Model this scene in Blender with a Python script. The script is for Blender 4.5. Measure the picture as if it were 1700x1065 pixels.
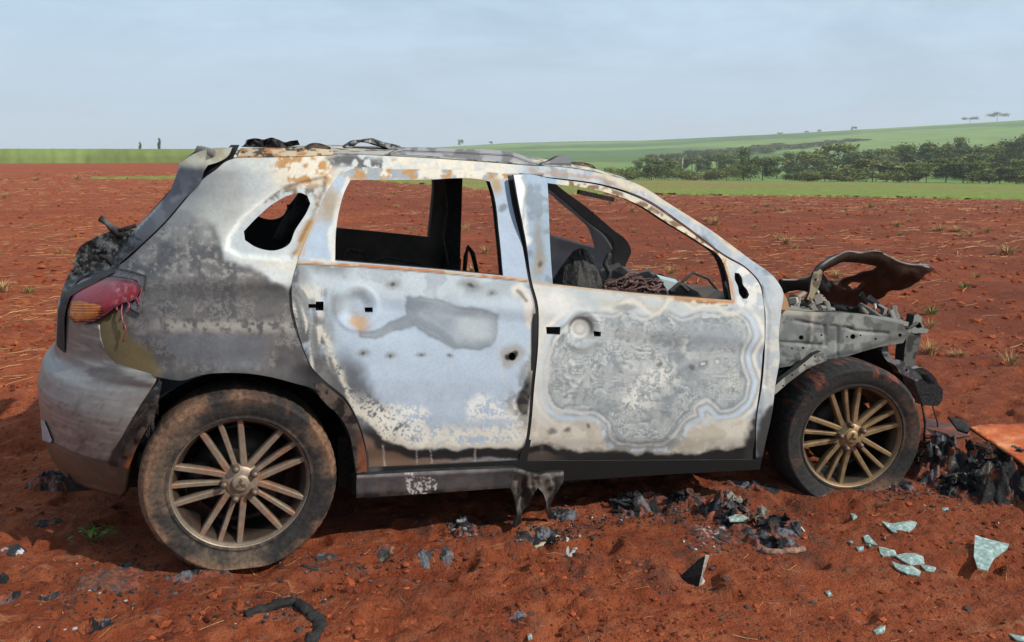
import bpy, math, random
import numpy as np
from mathutils import Vector, Matrix
from mathutils.geometry import delaunay_2d_cdt

for _o in list(bpy.data.objects):
    bpy.data.objects.remove(_o)
SC = bpy.context.scene
COL = SC.collection

# ------------------------------------------------------------------ camera
FPX, YAW, PITCH = 1434.8, 0.3325, 0.1931
CAM = np.array([-0.0369, -3.903, 1.4828])
cd = bpy.data.cameras.new('camera')
cam = bpy.data.objects.new('camera', cd)
COL.objects.link(cam)
cam.location = CAM
cam.rotation_euler = (math.pi / 2 - PITCH, 0, -YAW)
cd.sensor_width = 36.0
cd.lens = 36.0 * FPX / 1700.0
cd.clip_start, cd.clip_end = 0.05, 9000
SC.camera = cam

# ------------------------------------------------------------------ sky, sun, exposure
SUN = np.array([0.85, -0.90, 1.0]); SUN = SUN / np.linalg.norm(SUN)
EL, AZ = math.asin(SUN[2]), math.atan2(SUN[0], SUN[1])
wd = bpy.data.worlds.new('World'); SC.world = wd; wd.use_nodes = True
nt = wd.node_tree; nt.nodes.clear()
def wn(t, **k):
    n = nt.nodes.new(t)
    for a, b in k.items(): setattr(n, a, b)
    return n
sky = wn('ShaderNodeTexSky', sky_type='NISHITA', sun_disc=False, sun_elevation=EL, sun_rotation=AZ, altitude=600, air_density=1.0, dust_density=2.2, ozone_density=1.6)
tc = wn('ShaderNodeTexCoord')
sep = wn('ShaderNodeSeparateXYZ'); nt.links.new(tc.outputs['Generated'], sep.inputs[0])
def wmath(op, a, b=None, c=None):
    n = wn('ShaderNodeMath', operation=op)
    for i, x in enumerate((a, b, c)):
        if x is None: continue
        if isinstance(x, (int, float)): n.inputs[i].default_value = x
        else: nt.links.new(x, n.inputs[i])
    return n.outputs[0]
zz = wmath('ADD', wmath('MAXIMUM', sep.outputs[2], 0.0), 0.20)
comb = wn('ShaderNodeCombineXYZ')
nt.links.new(wmath('DIVIDE', sep.outputs[0], zz), comb.inputs[0])
nt.links.new(wmath('DIVIDE', sep.outputs[1], zz), comb.inputs[1])
n1 = wn('ShaderNodeTexNoise'); n1.inputs['Scale'].default_value = 0.9; n1.inputs['Detail'].default_value = 7; n1.inputs['Roughness'].default_value = 0.58; n1.inputs['Distortion'].default_value = 0.6
n2 = wn('ShaderNodeTexNoise'); n2.inputs['Scale'].default_value = 3.6; n2.inputs['Detail'].default_value = 6; n2.inputs['Roughness'].default_value = 0.6
nt.links.new(comb.outputs[0], n1.inputs['Vector']); nt.links.new(comb.outputs[0], n2.inputs['Vector'])
cl = wmath('ADD', wmath('MULTIPLY', n1.outputs['Fac'], 0.7), wmath('MULTIPLY', n2.outputs['Fac'], 0.3))
mr = wn('ShaderNodeMapRange', interpolation_type='SMOOTHSTEP')
mr.inputs['From Min'].default_value = 0.36; mr.inputs['From Max'].default_value = 0.62
mr.inputs['To Min'].default_value = 0.64; mr.inputs['To Max'].default_value = 1.0
nt.links.new(cl, mr.inputs['Value'])
veil = wn('ShaderNodeMix', data_type='RGBA')
nt.links.new(mr.outputs[0], veil.inputs['Factor'])
nt.links.new(sky.outputs[0], veil.inputs['A'])
veil.inputs['B'].default_value = (5.6, 7.25, 8.9, 1)
hz = wn('ShaderNodeMapRange', interpolation_type='SMOOTHSTEP')
hz.inputs['From Min'].default_value = 0.0; hz.inputs['From Max'].default_value = 0.14
hz.inputs['To Min'].default_value = 0.85; hz.inputs['To Max'].default_value = 0.0
nt.links.new(sep.outputs[2], hz.inputs['Value'])
mist = wn('ShaderNodeMix', data_type='RGBA')
nt.links.new(hz.outputs[0], mist.inputs['Factor'])
nt.links.new(veil.outputs['Result'], mist.inputs['A'])
mist.inputs['B'].default_value = (5.0, 6.3, 7.5, 1)
bg = wn('ShaderNodeBackground'); bg.inputs['Strength'].default_value = 0.10
nt.links.new(mist.outputs['Result'], bg.inputs['Color'])
wo = wn('ShaderNodeOutputWorld'); nt.links.new(bg.outputs[0], wo.inputs['Surface'])

sl = bpy.data.lights.new('sun', 'SUN'); sl.energy = 5.0; sl.angle = math.radians(0.55); sl.color = (1.0, 0.95, 0.87)
so = bpy.data.objects.new('sun', sl); COL.objects.link(so)
so.rotation_euler = Vector(SUN).to_track_quat('Z', 'Y').to_euler()
so.location = (6, -8, 9)
SC.view_settings.view_transform = 'Standard'
SC.view_settings.look = 'None'
SC.view_settings.exposure = 0.0
SC.view_settings.gamma = 1.0
SC.view_settings.use_curve_mapping = False
SC.render.engine = 'CYCLES'
SC.cycles.use_denoising = True
SC.cycles.max_bounces = 6
SC.cycles.volume_bounces = 0

# ------------------------------------------------------------------ numpy helpers
RNG = np.random.default_rng(7)
random.seed(7)
_TAB = [np.random.default_rng(100 + i).random((256, 256)) for i in range(24)]
def vnoise(x, y, s=0):
    t = _TAB[s % 24]
    xi = np.floor(x).astype(np.int64); yi = np.floor(y).astype(np.int64)
    fx = x - xi; fy = y - yi
    fx = fx * fx * fx * (fx * (6 * fx - 15) + 10); fy = fy * fy * fy * (fy * (6 * fy - 15) + 10)
    a, b, c, d = xi & 255, (xi + 1) & 255, yi & 255, (yi + 1) & 255
    return (t[a, c] * (1 - fx) + t[b, c] * fx) * (1 - fy) + (t[a, d] * (1 - fx) + t[b, d] * fx) * fy
def fbm(x, y, s=0, o=4, g=0.5):
    v = np.zeros(np.shape(x)); A = 1.0; T = 0
    for i in range(o):
        v = v + A * vnoise(x, y, s + i); T += A; A *= g
        x, y = (0.8 * x - 0.6 * y) * 2.03 + 17.3, (0.6 * x + 0.8 * y) * 2.03 + 5.1
    return v / T
def worley(x, y, s=0):
    xi = np.floor(x).astype(np.int64); yi = np.floor(y).astype(np.int64)
    f1 = np.full(np.shape(x), 9.0); f2 = f1.copy()
    t1, t2 = _TAB[s % 24], _TAB[(s + 1) % 24]
    for i in (-1, 0, 1):
        for j in (-1, 0, 1):
            a, b = (xi + i) & 255, (yi + j) & 255
            d = np.hypot(xi + i + t1[a, b] - x, yi + j + t2[a, b] - y)
            f2 = np.minimum(f2, np.maximum(f1, d)); f1 = np.minimum(f1, d)
    return f1, f2
def ss(a, b, x):
    t = np.clip((x - a) / (b - a), 0, 1); return t * t * (3 - 2 * t)
def lin(c):
    c = np.asarray(c, float) / 255.0
    return np.where(c <= 0.04045, c / 12.92, ((c + 0.055) / 1.055) ** 2.4)

# ------------------------------------------------------------------ object helpers
def tag(o, label=None, cat=None, group=None, kind=None):
    if label: o['label'] = label
    if cat: o['category'] = cat
    if group: o['group'] = group
    if kind: o['kind'] = kind
    return o
def empty(name, loc=(0, 0, 0), parent=None, rot=None):
    o = bpy.data.objects.new(name, None); COL.objects.link(o); o.location = loc
    o.empty_display_size = 0.1
    if rot: o.rotation_euler = rot
    if parent: o.parent = parent
    return o
def mesh_np(name, V, tris=None, quads=None, col=None, smooth=True, mat=None, parent=None, link=True):
    me = bpy.data.meshes.new(name)
    V = np.asarray(V, np.float32).reshape(-1, 3)
    tris = np.zeros((0, 3), np.int32) if tris is None else np.asarray(tris, np.int32).reshape(-1, 3)
    quads = np.zeros((0, 4), np.int32) if quads is None else np.asarray(quads, np.int32).reshape(-1, 4)
    nt_, nq = len(tris), len(quads)
    me.vertices.add(len(V)); me.vertices.foreach_set('co', V.ravel())
    me.loops.add(nt_ * 3 + nq * 4); me.loops.foreach_set('vertex_index', np.concatenate([tris.ravel(), quads.ravel()]).astype(np.int32))
    me.polygons.add(nt_ + nq)
    me.polygons.foreach_set('loop_start', np.concatenate([np.arange(nt_) * 3, nt_ * 3 + np.arange(nq) * 4]).astype(np.int32))
    me.polygons.foreach_set('use_smooth', np.full(nt_ + nq, bool(smooth)))
    me.update(calc_edges=True); me.validate()
    if col is not None:
        col = np.asarray(col, np.float32)
        if col.ndim == 1: col = np.tile(col, (len(V), 1))
        c4 = np.ones((len(V), 4), np.float32); c4[:, :3] = np.clip(col, 0, 1)
        a = me.color_attributes.new('Col', 'FLOAT_COLOR', 'POINT'); a.data.foreach_set('color', c4.ravel())
    if mat: me.materials.append(mat)
    if not link: return me
    o = bpy.data.objects.new(name, me); COL.objects.link(o)
    if parent: o.parent = parent
    return o
def gridq(h, w, wrap=False):
    i = np.arange(h * w).reshape(h, w)
    if wrap: i = np.concatenate([i, i[:, :1]], 1)
    return np.stack([i[:-1, :-1], i[:-1, 1:], i[1:, 1:], i[1:, :-1]], -1).reshape(-1, 4)
class MB:
    """collects shapes that make up ONE part"""
    def __init__(s): s.V, s.T, s.Q, s.C, s.n = [], [], [], [], 0
    def add(s, V, tris=None, quads=None, col=(0.5, 0.5, 0.5)):
        V = np.asarray(V, float).reshape(-1, 3)
        if tris is not None: s.T.append(np.asarray(tris).reshape(-1, 3) + s.n)
        if quads is not None: s.Q.append(np.asarray(quads).reshape(-1, 4) + s.n)
        c = np.asarray(col, float)
        s.C.append(np.tile(c, (len(V), 1)) if c.ndim == 1 else c)
        s.V.append(V); s.n += len(V); return s
    def box(s, lo, hi, col=(0.5, 0.5, 0.5), M=None):
        lo, hi = np.array(lo, float), np.array(hi, float)
        V = np.array([[(lo, hi)[i][0], (lo, hi)[j][1], (lo, hi)[k][2]] for i in (0, 1) for j in (0, 1) for k in (0, 1)])
        if M is not None: V = V @ np.array(M.to_3x3()).T + np.array(M.translation)
        return s.add(V, quads=[[0, 1, 3, 2], [4, 6, 7, 5], [0, 4, 5, 1], [2, 3, 7, 6], [0, 2, 6, 4], [1, 5, 7, 3]], col=col)
    def tube(s, path, r, n=8, col=(0.5, 0.5, 0.5), flat=1.0):
        p = np.asarray(path, float); k = len(p); r = np.broadcast_to(np.asarray(r, float), (k,))
        t = np.gradient(p, axis=0); t /= np.linalg.norm(t, axis=1)[:, None] + 1e-12
        up = np.array([0, 0, 1.0]) if abs(t[:, 2]).mean() < 0.8 else np.array([0, 1.0, 0])
        a = np.cross(t, up); a /= np.linalg.norm(a, axis=1)[:, None] + 1e-9; b = np.cross(a, t)
        th = np.linspace(0, 2 * np.pi, n, endpoint=False)
        V = p[:, None] + r[:, None, None] * (np.cos(th)[None, :, None] * a[:, None] + flat * np.sin(th)[None, :, None] * b[:, None])
        q = gridq(k, n, True); base = s.n
        c = np.asarray(col, float)
        if c.ndim == 2: c = np.repeat(c, n, 0)
        s.add(V, quads=q, col=c)
        for e, o_ in ((0, 0), (k - 1, (k - 1) * n)):
            f = np.array([[o_, o_ + i, o_ + i + 1] for i in range(1, n - 1)]); s.T.append((f if e else f[:, ::-1]) + base)
        return s
    def lathe(s, prof, n=64, col=(0.5, 0.5, 0.5), c=(0, 0, 0)):
        """profile of (radius, y) turned about the Y axis"""
        p = np.asarray(prof, float); th = np.linspace(0, 2 * np.pi, n, endpoint=False)
        V = np.stack([p[:, :1] * np.cos(th) + c[0], np.repeat(p[:, 1:2], n, 1) + c[1], p[:, :1] * np.sin(th) + c[2]], -1)
        cc = np.asarray(col, float)
        if cc.ndim == 2: cc = np.repeat(cc, n, 0)
        return s.add(V, quads=gridq(len(p), n, True)[:, ::-1], col=cc)
    def build(s, name, mat, parent=None, smooth=True, link=True):
        return mesh_np(name, np.concatenate(s.V), np.concatenate(s.T) if s.T else None, np.concatenate(s.Q) if s.Q else None, np.concatenate(s.C), smooth, mat, parent, link)

def mat(name, base=None, rough=0.7, metal=0.0, var=0.35, scale=60.0, bump=0.3, bscale=180.0, bdist=0.004, spec=0.35, coords='Object', tint=None, tscale=9.0, trange=(0.45, 0.65), transmission=0.0, detail=6, stretch=None):
    """procedural material: base colour (or the mesh's own stain colours), mottled and rough"""
    m = bpy.data.materials.new(name); m.use_nodes = True; t = m.node_tree; N = t.nodes; Lk = t.links
    b = N['Principled BSDF']; tc_ = N.new('ShaderNodeTexCoord'); vec = tc_.outputs[coords]
    if base is None:
        a = N.new('ShaderNodeVertexColor'); a.layer_name = 'Col'; c = a.outputs['Color']
    else:
        a = N.new('ShaderNodeRGB'); a.outputs[0].default_value = (*base, 1); c = a.outputs[0]
    def noise(sc, det=detail):
        n = N.new('ShaderNodeTexNoise'); n.inputs['Scale'].default_value = sc; n.inputs['Detail'].default_value = det; n.inputs['Roughness'].default_value = 0.6
        Lk.new(vec, n.inputs['Vector']); return n.outputs['Fac']
    if tint is not None:
        keep = vec
        if stretch:
            mp = N.new('ShaderNodeMapping'); mp.inputs['Scale'].default_value = stretch; Lk.new(vec, mp.inputs['Vector']); vec = mp.outputs[0]
        r = N.new('ShaderNodeMapRange'); r.interpolation_type = 'SMOOTHSTEP'; r.inputs['From Min'].default_value, r.inputs['From Max'].default_value = trange
        Lk.new(noise(tscale), r.inputs['Value']); vec = keep
        x = N.new('ShaderNodeMix'); x.data_type = 'RGBA'; Lk.new(r.outputs[0], x.inputs['Factor']); Lk.new(c, x.inputs['A']); x.inputs['B'].default_value = (*tint, 1); c = x.outputs['Result']
    if var:
        r = N.new('ShaderNodeMapRange'); r.inputs['From Min'].default_value = 0.3; r.inputs['From Max'].default_value = 0.7
        r.inputs['To Min'].default_value = 1 - var; r.inputs['To Max'].default_value = 1 + var
        Lk.new(noise(scale), r.inputs['Value'])
        x = N.new('ShaderNodeVectorMath'); x.operation = 'SCALE'; Lk.new(c, x.inputs[0]); Lk.new(r.outputs[0], x.inputs['Scale']); c = x.outputs[0]
    Lk.new(c, b.inputs['Base Color'])
    b.inputs['Metallic'].default_value = metal; b.inputs['Specular IOR Level'].default_value = spec
    b.inputs['Transmission Weight'].default_value = transmission
    r = N.new('ShaderNodeMapRange'); r.inputs['To Min'].default_value = max(0.03, rough - 0.12); r.inputs['To Max'].default_value = min(1, rough + 0.12)
    Lk.new(noise(scale * 0.4), r.inputs['Value']); Lk.new(r.outputs[0], b.inputs['Roughness'])
    if bump:
        bp = N.new('ShaderNodeBump'); bp.inputs['Strength'].default_value = bump; bp.inputs['Distance'].default_value = bdist
        Lk.new(noise(bscale), bp.inputs['Height']); Lk.new(bp.outputs[0], b.inputs['Normal'])
    return m
# ------------------------------------------------------------------ terrain
def view_dir(u, v):
    """direction from the camera station through a photograph pixel (for siting things where they stand)"""
    u = np.asarray(u, float); v = np.asarray(v, float)
    f = np.array([math.sin(YAW) * math.cos(PITCH), math.cos(YAW) * math.cos(PITCH), -math.sin(PITCH)])
    r = np.array([math.cos(YAW), -math.sin(YAW), 0.0]); up = np.cross(r, f)
    return f + r * ((u - 850) / FPX)[..., None] - up * ((v - 532.5) / FPX)[..., None]
HA = np.array([-3.2, -1.0, -0.2, 0.05, 0.2, 0.33, 0.478, 0.64, 0.87, 1.2, 1.8, 3.2])
HH = np.array([6.0, 6.0, 5.0, 6.0, 9.0, 18.0, 20.5, 31.0, 47.0, 40.0, 10.0, 6.0])
RR = np.array([0, 25, 73, 140, 200, 300, 480, 600, 3000]); RZ = np.array([0, -0.05, -2.0, -3.7, -4.9, -7.2, -7.5, -7.5, -7.5])
LR = np.array([0, 150, 420, 1500, 3000]); LZ = np.array([0, 0.0, 0.9, 3.0, 0.0])
def terrain(x, y):
    dx, dy = x - CAM[0], y - CAM[1]
    r = np.hypot(dx, dy); a = np.arctan2(dx, dy)
    w = ss(-0.02, 0.42, a) * (1 - ss(1.3, 2.3, a))
    right = np.interp(r, RR, RZ) + np.interp(a, HA, HH + 7.5) * ss(420, 1500, r) * (1 - ss(1560, 2600, r))
    z = np.interp(r, LR, LZ) * (1 - w) + right * w
    # rolling swells on the far slope, and the worked ground near the wreck
    z = z + ss(500, 900, r) * 5.0 * (fbm(x / 420, y / 420, 3, 3) - 0.5) * w
    z = z + (0.015 - 0.024 * np.clip(x, -0.5, 3.2)) * (1 - ss(3.5, 14, r + 0 * x - 1.5))
    return z
def soil_relief(x, y):
    r = np.hypot(x - CAM[0], y - CAM[1])
    near = 1 - ss(6, 16, r)
    z = 0.03 * (fbm(x / 0.75, y / 0.75, 1, 3) - 0.5) * near
    rough = 0.45 + 0.9 * ss(0.42, 0.62, fbm(x / 1.1 + 3, y / 1.1, 5, 2))
    rough = rough * (1 + 1.1 * ss(0.6, -0.3, x) * ss(-0.9, -1.3, y))           # cloddy patch in front of the rear wheel
    rough = rough * (1 + 0.8 * ss(1.8, 2.5, x) * ss(-0.2, -1.0, y))
    z = z + rough * near * (0.034 * (fbm(x / 0.17, y / 0.15, 7, 4) - 0.5) + 0.021 * (1 - np.abs(2 * fbm(x / 0.085, y / 0.075, 11, 3) - 1)) - 0.012 + 0.020 * (fbm(x / 0.045, y / 0.04, 15, 2) - 0.5))
    d = fbm(x / 0.22, y / 0.15, 13, 2)
    z = z - near * 0.032 * ss(0.58, 0.72, d)
    far = ss(5, 12, r)
    z = z + far * (0.10 * (fbm(x / 2.6, y / 1.1, 2, 3) - 0.5) + 0.09 * (fbm(x / 0.7, y / 0.45, 9, 3) - 0.5)) * (1 - ss(70, 110, r))
    z = z + 0.020 * np.exp(-((x - 0.02) / 0.17) ** 2 - ((y + 0.945) / 0.06) ** 2)
    # berm under and ahead of the front wheel
    z = z + 0.035 * np.exp(-((x - 3.2) / 0.7) ** 2 - ((y + 1.1) / 0.5) ** 2)
    return z
def gz(x, y):
    x = np.asarray(x, float); y = np.asarray(y, float)
    return terrain(x, y) + soil_relief(x, y)
def on_ground(u, v):
    d = view_dir(u, v); z = 0.0 * d[..., 2]
    for _ in range(12):
        s = (z - CAM[2]) / d[..., 2]; p = CAM + s[..., None] * d
        z = 0.5 * z + 0.5 * gz(p[..., 0], p[..., 1])
    return p
def axis(lo, hi, fine, grow, far_lo, far_hi):
    a = [lo]
    while a[-1] < hi: a.append(a[-1] + fine)
    up = [a[-1]]
    while up[-1] < far_hi: up.append(up[-1] + max(fine, grow * (up[-1] - hi + 0.2)))
    dn = [lo]
    while dn[-1] > far_lo: dn.append(dn[-1] - max(fine, grow * (lo - dn[-1] + 0.2)))
    return np.array(dn[:0:-1] + a + up[1:])
gxs = axis(-1.3, 4.3, 0.014, 0.042, -2900, 2900)
gys = axis(-2.45, 0.2, 0.014, 0.034, -2900, 2900)
GX, GY = np.meshgrid(gxs, gys)
GZ = gz(GX, GY)
for c in ((-0.01, -0.78, 0.17, 0.12), (2.62, -0.80, 0.2, 0.14)):        # the tyres have pressed their own beds
    pass

def soil_mat():
    m = bpy.data.materials.new('red_soil'); m.use_nodes = True; t = m.node_tree; N = t.nodes; Lk = t.links
    b = N['Principled BSDF']; b.inputs['Roughness'].default_value = 0.95; b.inputs['Specular IOR Level'].default_value = 0.12
    g = N.new('ShaderNodeNewGeometry'); P = g.outputs['Position']
    def noise(sc, det=6, vec=P, rough=0.6, dist=0.0):
        n = N.new('ShaderNodeTexNoise'); n.inputs['Scale'].default_value = sc; n.inputs['Detail'].default_value = det; n.inputs['Roughness'].default_value = rough; n.inputs['Distortion'].default_value = dist
        Lk.new(vec, n.inputs['Vector']); return n.outputs['Fac']
    def rng(x, a, b_, lo=0.0, hi=1.0):
        r = N.new('ShaderNodeMapRange'); r.interpolation_type = 'SMOOTHSTEP'
        for k, vv in (('From Min', a), ('From Max', b_), ('To Min', lo), ('To Max', hi)): r.inputs[k].default_value = vv
        Lk.new(x, r.inputs['Value']); return r.outputs[0]
    def mix(f, A, B):
        x = N.new('ShaderNodeMix'); x.data_type = 'RGBA'
        for k, vv in (('Factor', f), ('A', A), ('B', B)):
            if isinstance(vv, tuple): x.inputs[k].default_value = (*vv, 1)
            elif isinstance(vv, float): x.inputs[k].default_value = vv
            else: Lk.new(vv, x.inputs[k])
        return x.outputs['Result']
    def mul(a, b_):
        n = N.new('ShaderNodeMath'); n.operation = 'MULTIPLY'
        for i, vv in enumerate((a, b_)):
            if isinstance(vv, float): n.inputs[i].default_value = vv
            else: Lk.new(vv, n.inputs[i])
        return n.outputs[0]
    c = mix(rng(noise(1.3, 5), 0.35, 0.65), SOIL_D, SOIL_M)
    c = mix(rng(noise(11, 7), 0.42, 0.68, 0, 0.85), c, SOIL_L)
    c = mix(rng(noise(45, 5), 0.54, 0.68, 0, 0.7), c, SOIL_K)
    c = mix(rng(noise(4.2, 7, P, 0.72), 0.55, 0.70, 0, 0.6), c, SOIL_K)
    # bands along the tillage direction, and bits of straw too small to build
    mp = N.new('ShaderNodeMapping'); mp.inputs['Scale'].default_value = (0.05, 0.5, 1.0); mp.inputs['Rotation'].default_value = (0, 0, 0.12); Lk.new(P, mp.inputs['Vector'])
    c = mix(rng(noise(1.0, 6, mp.outputs[0], 0.75), 0.45, 0.70, 0, 0.40), c, SOIL_K)
    mp2 = N.new('ShaderNodeMapping'); mp2.inputs['Scale'].default_value = (0.35, 1.6, 1.0); mp2.inputs['Rotation'].default_value = (0, 0, -0.2); Lk.new(P, mp2.inputs['Vector'])
    st = mul(rng(noise(9.0, 3, mp2.outputs[0], 0.7, 0.8), 0.60, 0.70), rng(noise(0.5, 3), 0.42, 0.6))
    c = mix(mul(st, 0.35), c, (0.46, 0.26, 0.13))
    sx = N.new('ShaderNodeSeparateXYZ'); Lk.new(P, sx.inputs[0])
    damp = mul(rng(sx.outputs[0], 0.8, 6.0), rng(noise(0.8, 6, P, 0.7), 0.30, 0.62)); c = mix(mul(damp, 0.8), c, (0.135, 0.038, 0.021))
    # ash and soot trodden into the soil about the wreck
    vm = N.new('ShaderNodeVectorMath'); vm.operation = 'DISTANCE'; Lk.new(P, vm.inputs[0]); vm.inputs[1].default_value = (1.5, -0.2, 0)
    ash = mul(rng(vm.outputs['Value'], 0.9, 2.3, 1, 0), rng(noise(5.5, 6, P, 0.7), 0.50, 0.66))
    c = mix(mul(ash, 0.75), c, (0.035, 0.026, 0.024))
    Lk.new(c, b.inputs['Base Color'])
    add = N.new('ShaderNodeMath'); add.operation = 'ADD'; Lk.new(noise(26, 8, P, 0.65), add.inputs[0]); Lk.new(mul(noise(120, 5), 0.35), add.inputs[1])
    bp = N.new('ShaderNodeBump'); bp.inputs['Strength'].default_value = 1.0; bp.inputs['Distance'].default_value = 0.034
    Lk.new(add.outputs[0], bp.inputs['Height']); Lk.new(bp.outputs[0], b.inputs['Normal'])
    return m
SOIL_M, SOIL_D, SOIL_L, SOIL_K = (0.292, 0.070, 0.026), (0.210, 0.047, 0.018), (0.375, 0.112, 0.047), (0.070, 0.018, 0.011)
M_SOIL = soil_mat()
ground = mesh_np('ground', np.stack([GX, GY, GZ], -1), quads=gridq(*GX.shape), mat=M_SOIL)
tag(ground, kind='structure')

def polar_patch(name, a0, a1, na, r0, r1, nr, off, m, kind='structure', jag=0.0, rf=None, skirt=0.6):
    a = np.linspace(a0, a1, na); t = np.linspace(0, 1, nr)
    r = r0 * (r1 / r0) ** t
    A, R = np.meshgrid(a, r)
    if rf is not None: R = rf(A, t[:, None] + 0 * A)
    X, Y = CAM[0] + R * np.sin(A), CAM[1] + R * np.cos(A)
    Z = terrain(X, Y) + off
    if jag: Z = Z + jag * (RNG.random(Z.shape) - 0.5)
    # its edges run down into the ground
    Z[0] -= skirt + off; Z[-1] -= skirt + off; Z[:, 0] -= skirt + off; Z[:, -1] -= skirt + off
    o = mesh_np(name, np.stack([X, Y, Z], -1), quads=gridq(nr, na)[:, ::-1], mat=m)
    return tag(o, kind=kind)
M_CROP = mat('young_crop', (0.150, 0.185, 0.036), 0.9, var=0.3, scale=0.9, bump=0.0, tint=(0.22, 0.12, 0.045), tscale=1.0, stretch=(0.004, 0.065, 1), trange=(0.46, 0.60), coords='Object', spec=0.1)
M_CANE = mat('sugar_cane', (0.130, 0.168, 0.055), 0.85, var=0.15, scale=0.6, bump=0.0, tint=(0.155, 0.205, 0.065), tscale=0.08, spec=0.15)
M_MEADOW = mat('meadow_green', (0.135, 0.22, 0.045), 0.9, var=0.2, scale=0.03, bump=0.0, tint=(0.10, 0.165, 0.035), tscale=0.012, spec=0.1)
M_HILL = mat('hill_green', (0.075, 0.135, 0.032), 0.9, var=0.25, scale=0.03, bump=0.0, tint=(0.150, 0.225, 0.050), tscale=1.0, stretch=(0.0022, 0.0052, 0.01), trange=(0.47, 0.54), spec=0.1)
tag(polar_patch('crop_field', 0.03, 1.25, 420, 73, 208, 60, 0.10, M_CROP, jag=0.10, rf=lambda A, t: 73 * (208 / 73) ** t * (1 + (t < .03) * (.035 * (RNG.random(A.shape) - .5) + .05 * (fbm(A * 60, A * 0, 4, 3) - .5)))), kind='structure')
tag(polar_patch('grass_strip', -0.12, 0.05, 60, 53, 60, 8, 0.02, M_CROP, jag=0.05), kind='structure')
tag(polar_patch('meadow', 0.02, 1.45, 120, 207, 620, 40, 0.05, M_MEADOW, jag=0.05, skirt=0.1), kind='structure')
tag(polar_patch('hills', -0.05, 1.6, 200, 610, 2200, 70, 0.2, M_HILL, jag=0.3, skirt=0.4), kind='structure')
# cane standing two metres tall beyond the bare field: a ragged canopy with a leafy front
def cane_stand():
    na, nr = 420, 26
    a = np.linspace(-1.0, 0.145, na); r = 132 * (520 / 132) ** np.linspace(0, 1, nr)
    A, R = np.meshgrid(a, r); R = R + 0.25 * (RNG.random(R.shape) - 0.5)
    X, Y = CAM[0] + R * np.sin(A), CAM[1] + R * np.cos(A)
    Z = terrain(X, Y) + 1.85 + 0.10 * (RNG.random(X.shape) - 0.4) + 0.3 * (fbm(X / 5, Y / 5, 2, 4) - 0.5)
    X0, Y0 = X[0], Y[0] - 0.5
    front = np.stack([np.stack([X0, Y0 + 0.0 * RNG.random(na), terrain(X0, Y0) - 0.3], -1), np.stack([X0, Y0 + 0.15 + 0.1 * RNG.random(na), terrain(X0, Y0) + 0.6 + 0.15 * RNG.random(na)], -1)])
    G = np.concatenate([front, np.stack([X, Y, Z], -1)])
    o = mesh_np('sugar_cane', G, quads=gridq(nr + 2, na)[:, ::-1], mat=M_CANE, smooth=True)
    tag(o, kind='stuff', label='tall bright green cane standing beyond the bare red field')
cane_stand()

# ------------------------------------------------------------------ trees
M_LEAF = [mat('leaves_' + n, c, 0.8, var=0.45, scale=3.5, bump=0.0, spec=0.15, tint=tuple(x * k_ for x, k_ in zip(c, (1.75, 1.45, 1.2))), tscale=2.6, trange=(0.46, 0.60)) for n, c in (('dark', (0.072, 0.100, 0.026)), ('mid', (0.108, 0.142, 0.032)), ('pale', (0.130, 0.148, 0.046)))]
M_BARK = mat('bark', (0.10, 0.075, 0.055), 0.9, scale=8)
def crown_mesh(name, seed, lobes, n, size, m):
    """leaf clumps spread through several uneven lobes; unit height 1, centred on the trunk line"""
    g = np.random.default_rng(seed); V = []
    w = np.array([l[3] * l[4] ** 0.5 for l in lobes]); pick = g.choice(len(lobes), n, p=w / w.sum())
    for k in pick:
        x, y, z, rx, rz = lobes[k]
        d = g.normal(size=3); d /= np.linalg.norm(d); rad = g.random() ** 0.30
        bump_ = 0.8 + 0.35 * math.sin(5 * d[0] + 3 * d[1] + k) * math.cos(4 * d[2] + k)
        c = np.array([x, y, z]) + d * rad * bump_ * np.array([rx, rx, rz])
        if c[2] < 0.01: c[2] = 0.01 + 0.06 * g.random()
        nrm = d + g.normal(size=3) * 0.7; nrm /= np.linalg.norm(nrm)
        a = np.cross(nrm, [0.3, 0.2, 1]); a /= np.linalg.norm(a); b = np.cross(nrm, a)
        s = size * (0.5 + 0.9 * g.random()); t = g.random() * 3
        a, b = a * math.cos(t) + b * math.sin(t), b * math.cos(t) - a * math.sin(t)
        V += [c + a * s, c + b * s * 0.7, c - a * s * 0.8, c - b * s * 0.6]
    return mesh_np(name, np.array(V), quads=np.arange(len(V)).reshape(-1, 4), mat=m, smooth=False, link=False)
def lobes(seed, kind):
    g = np.random.default_rng(seed)
    if kind == 'bush': return [(g.uniform(-.55, .55), g.uniform(-.4, .4), g.uniform(.25, .6), g.uniform(.25, .42), g.uniform(.22, .4)) for _ in range(9)]
    if kind == 'tall': return [(g.uniform(-.16, .16), g.uniform(-.16, .16), z, g.uniform(.14, .24), .13) for z in (.32, .42, .52, .62, .7, .78, .86)] + [(g.uniform(-.3, .3), g.uniform(-.2, .2), g.uniform(.35, .65), .15, .1) for _ in range(5)]
    if kind == 'umbrella': return [(g.uniform(-.42, .42), g.uniform(-.3, .3), g.uniform(.52, .82), g.uniform(.2, .34), .18) for _ in range(6)]
    out = []
    for _ in range(16):
        z = g.uniform(.2, .8); a = g.uniform(0, 6.28); q = .36 * math.sqrt(max(.05, 1 - ((z - .42) / .5) ** 2)) * g.uniform(.6, 1.1)
        out.append((q * math.cos(a), q * math.sin(a), z, g.uniform(.13, .22), g.uniform(.10, .17)))
    return out
CROWNS = {}
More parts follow.
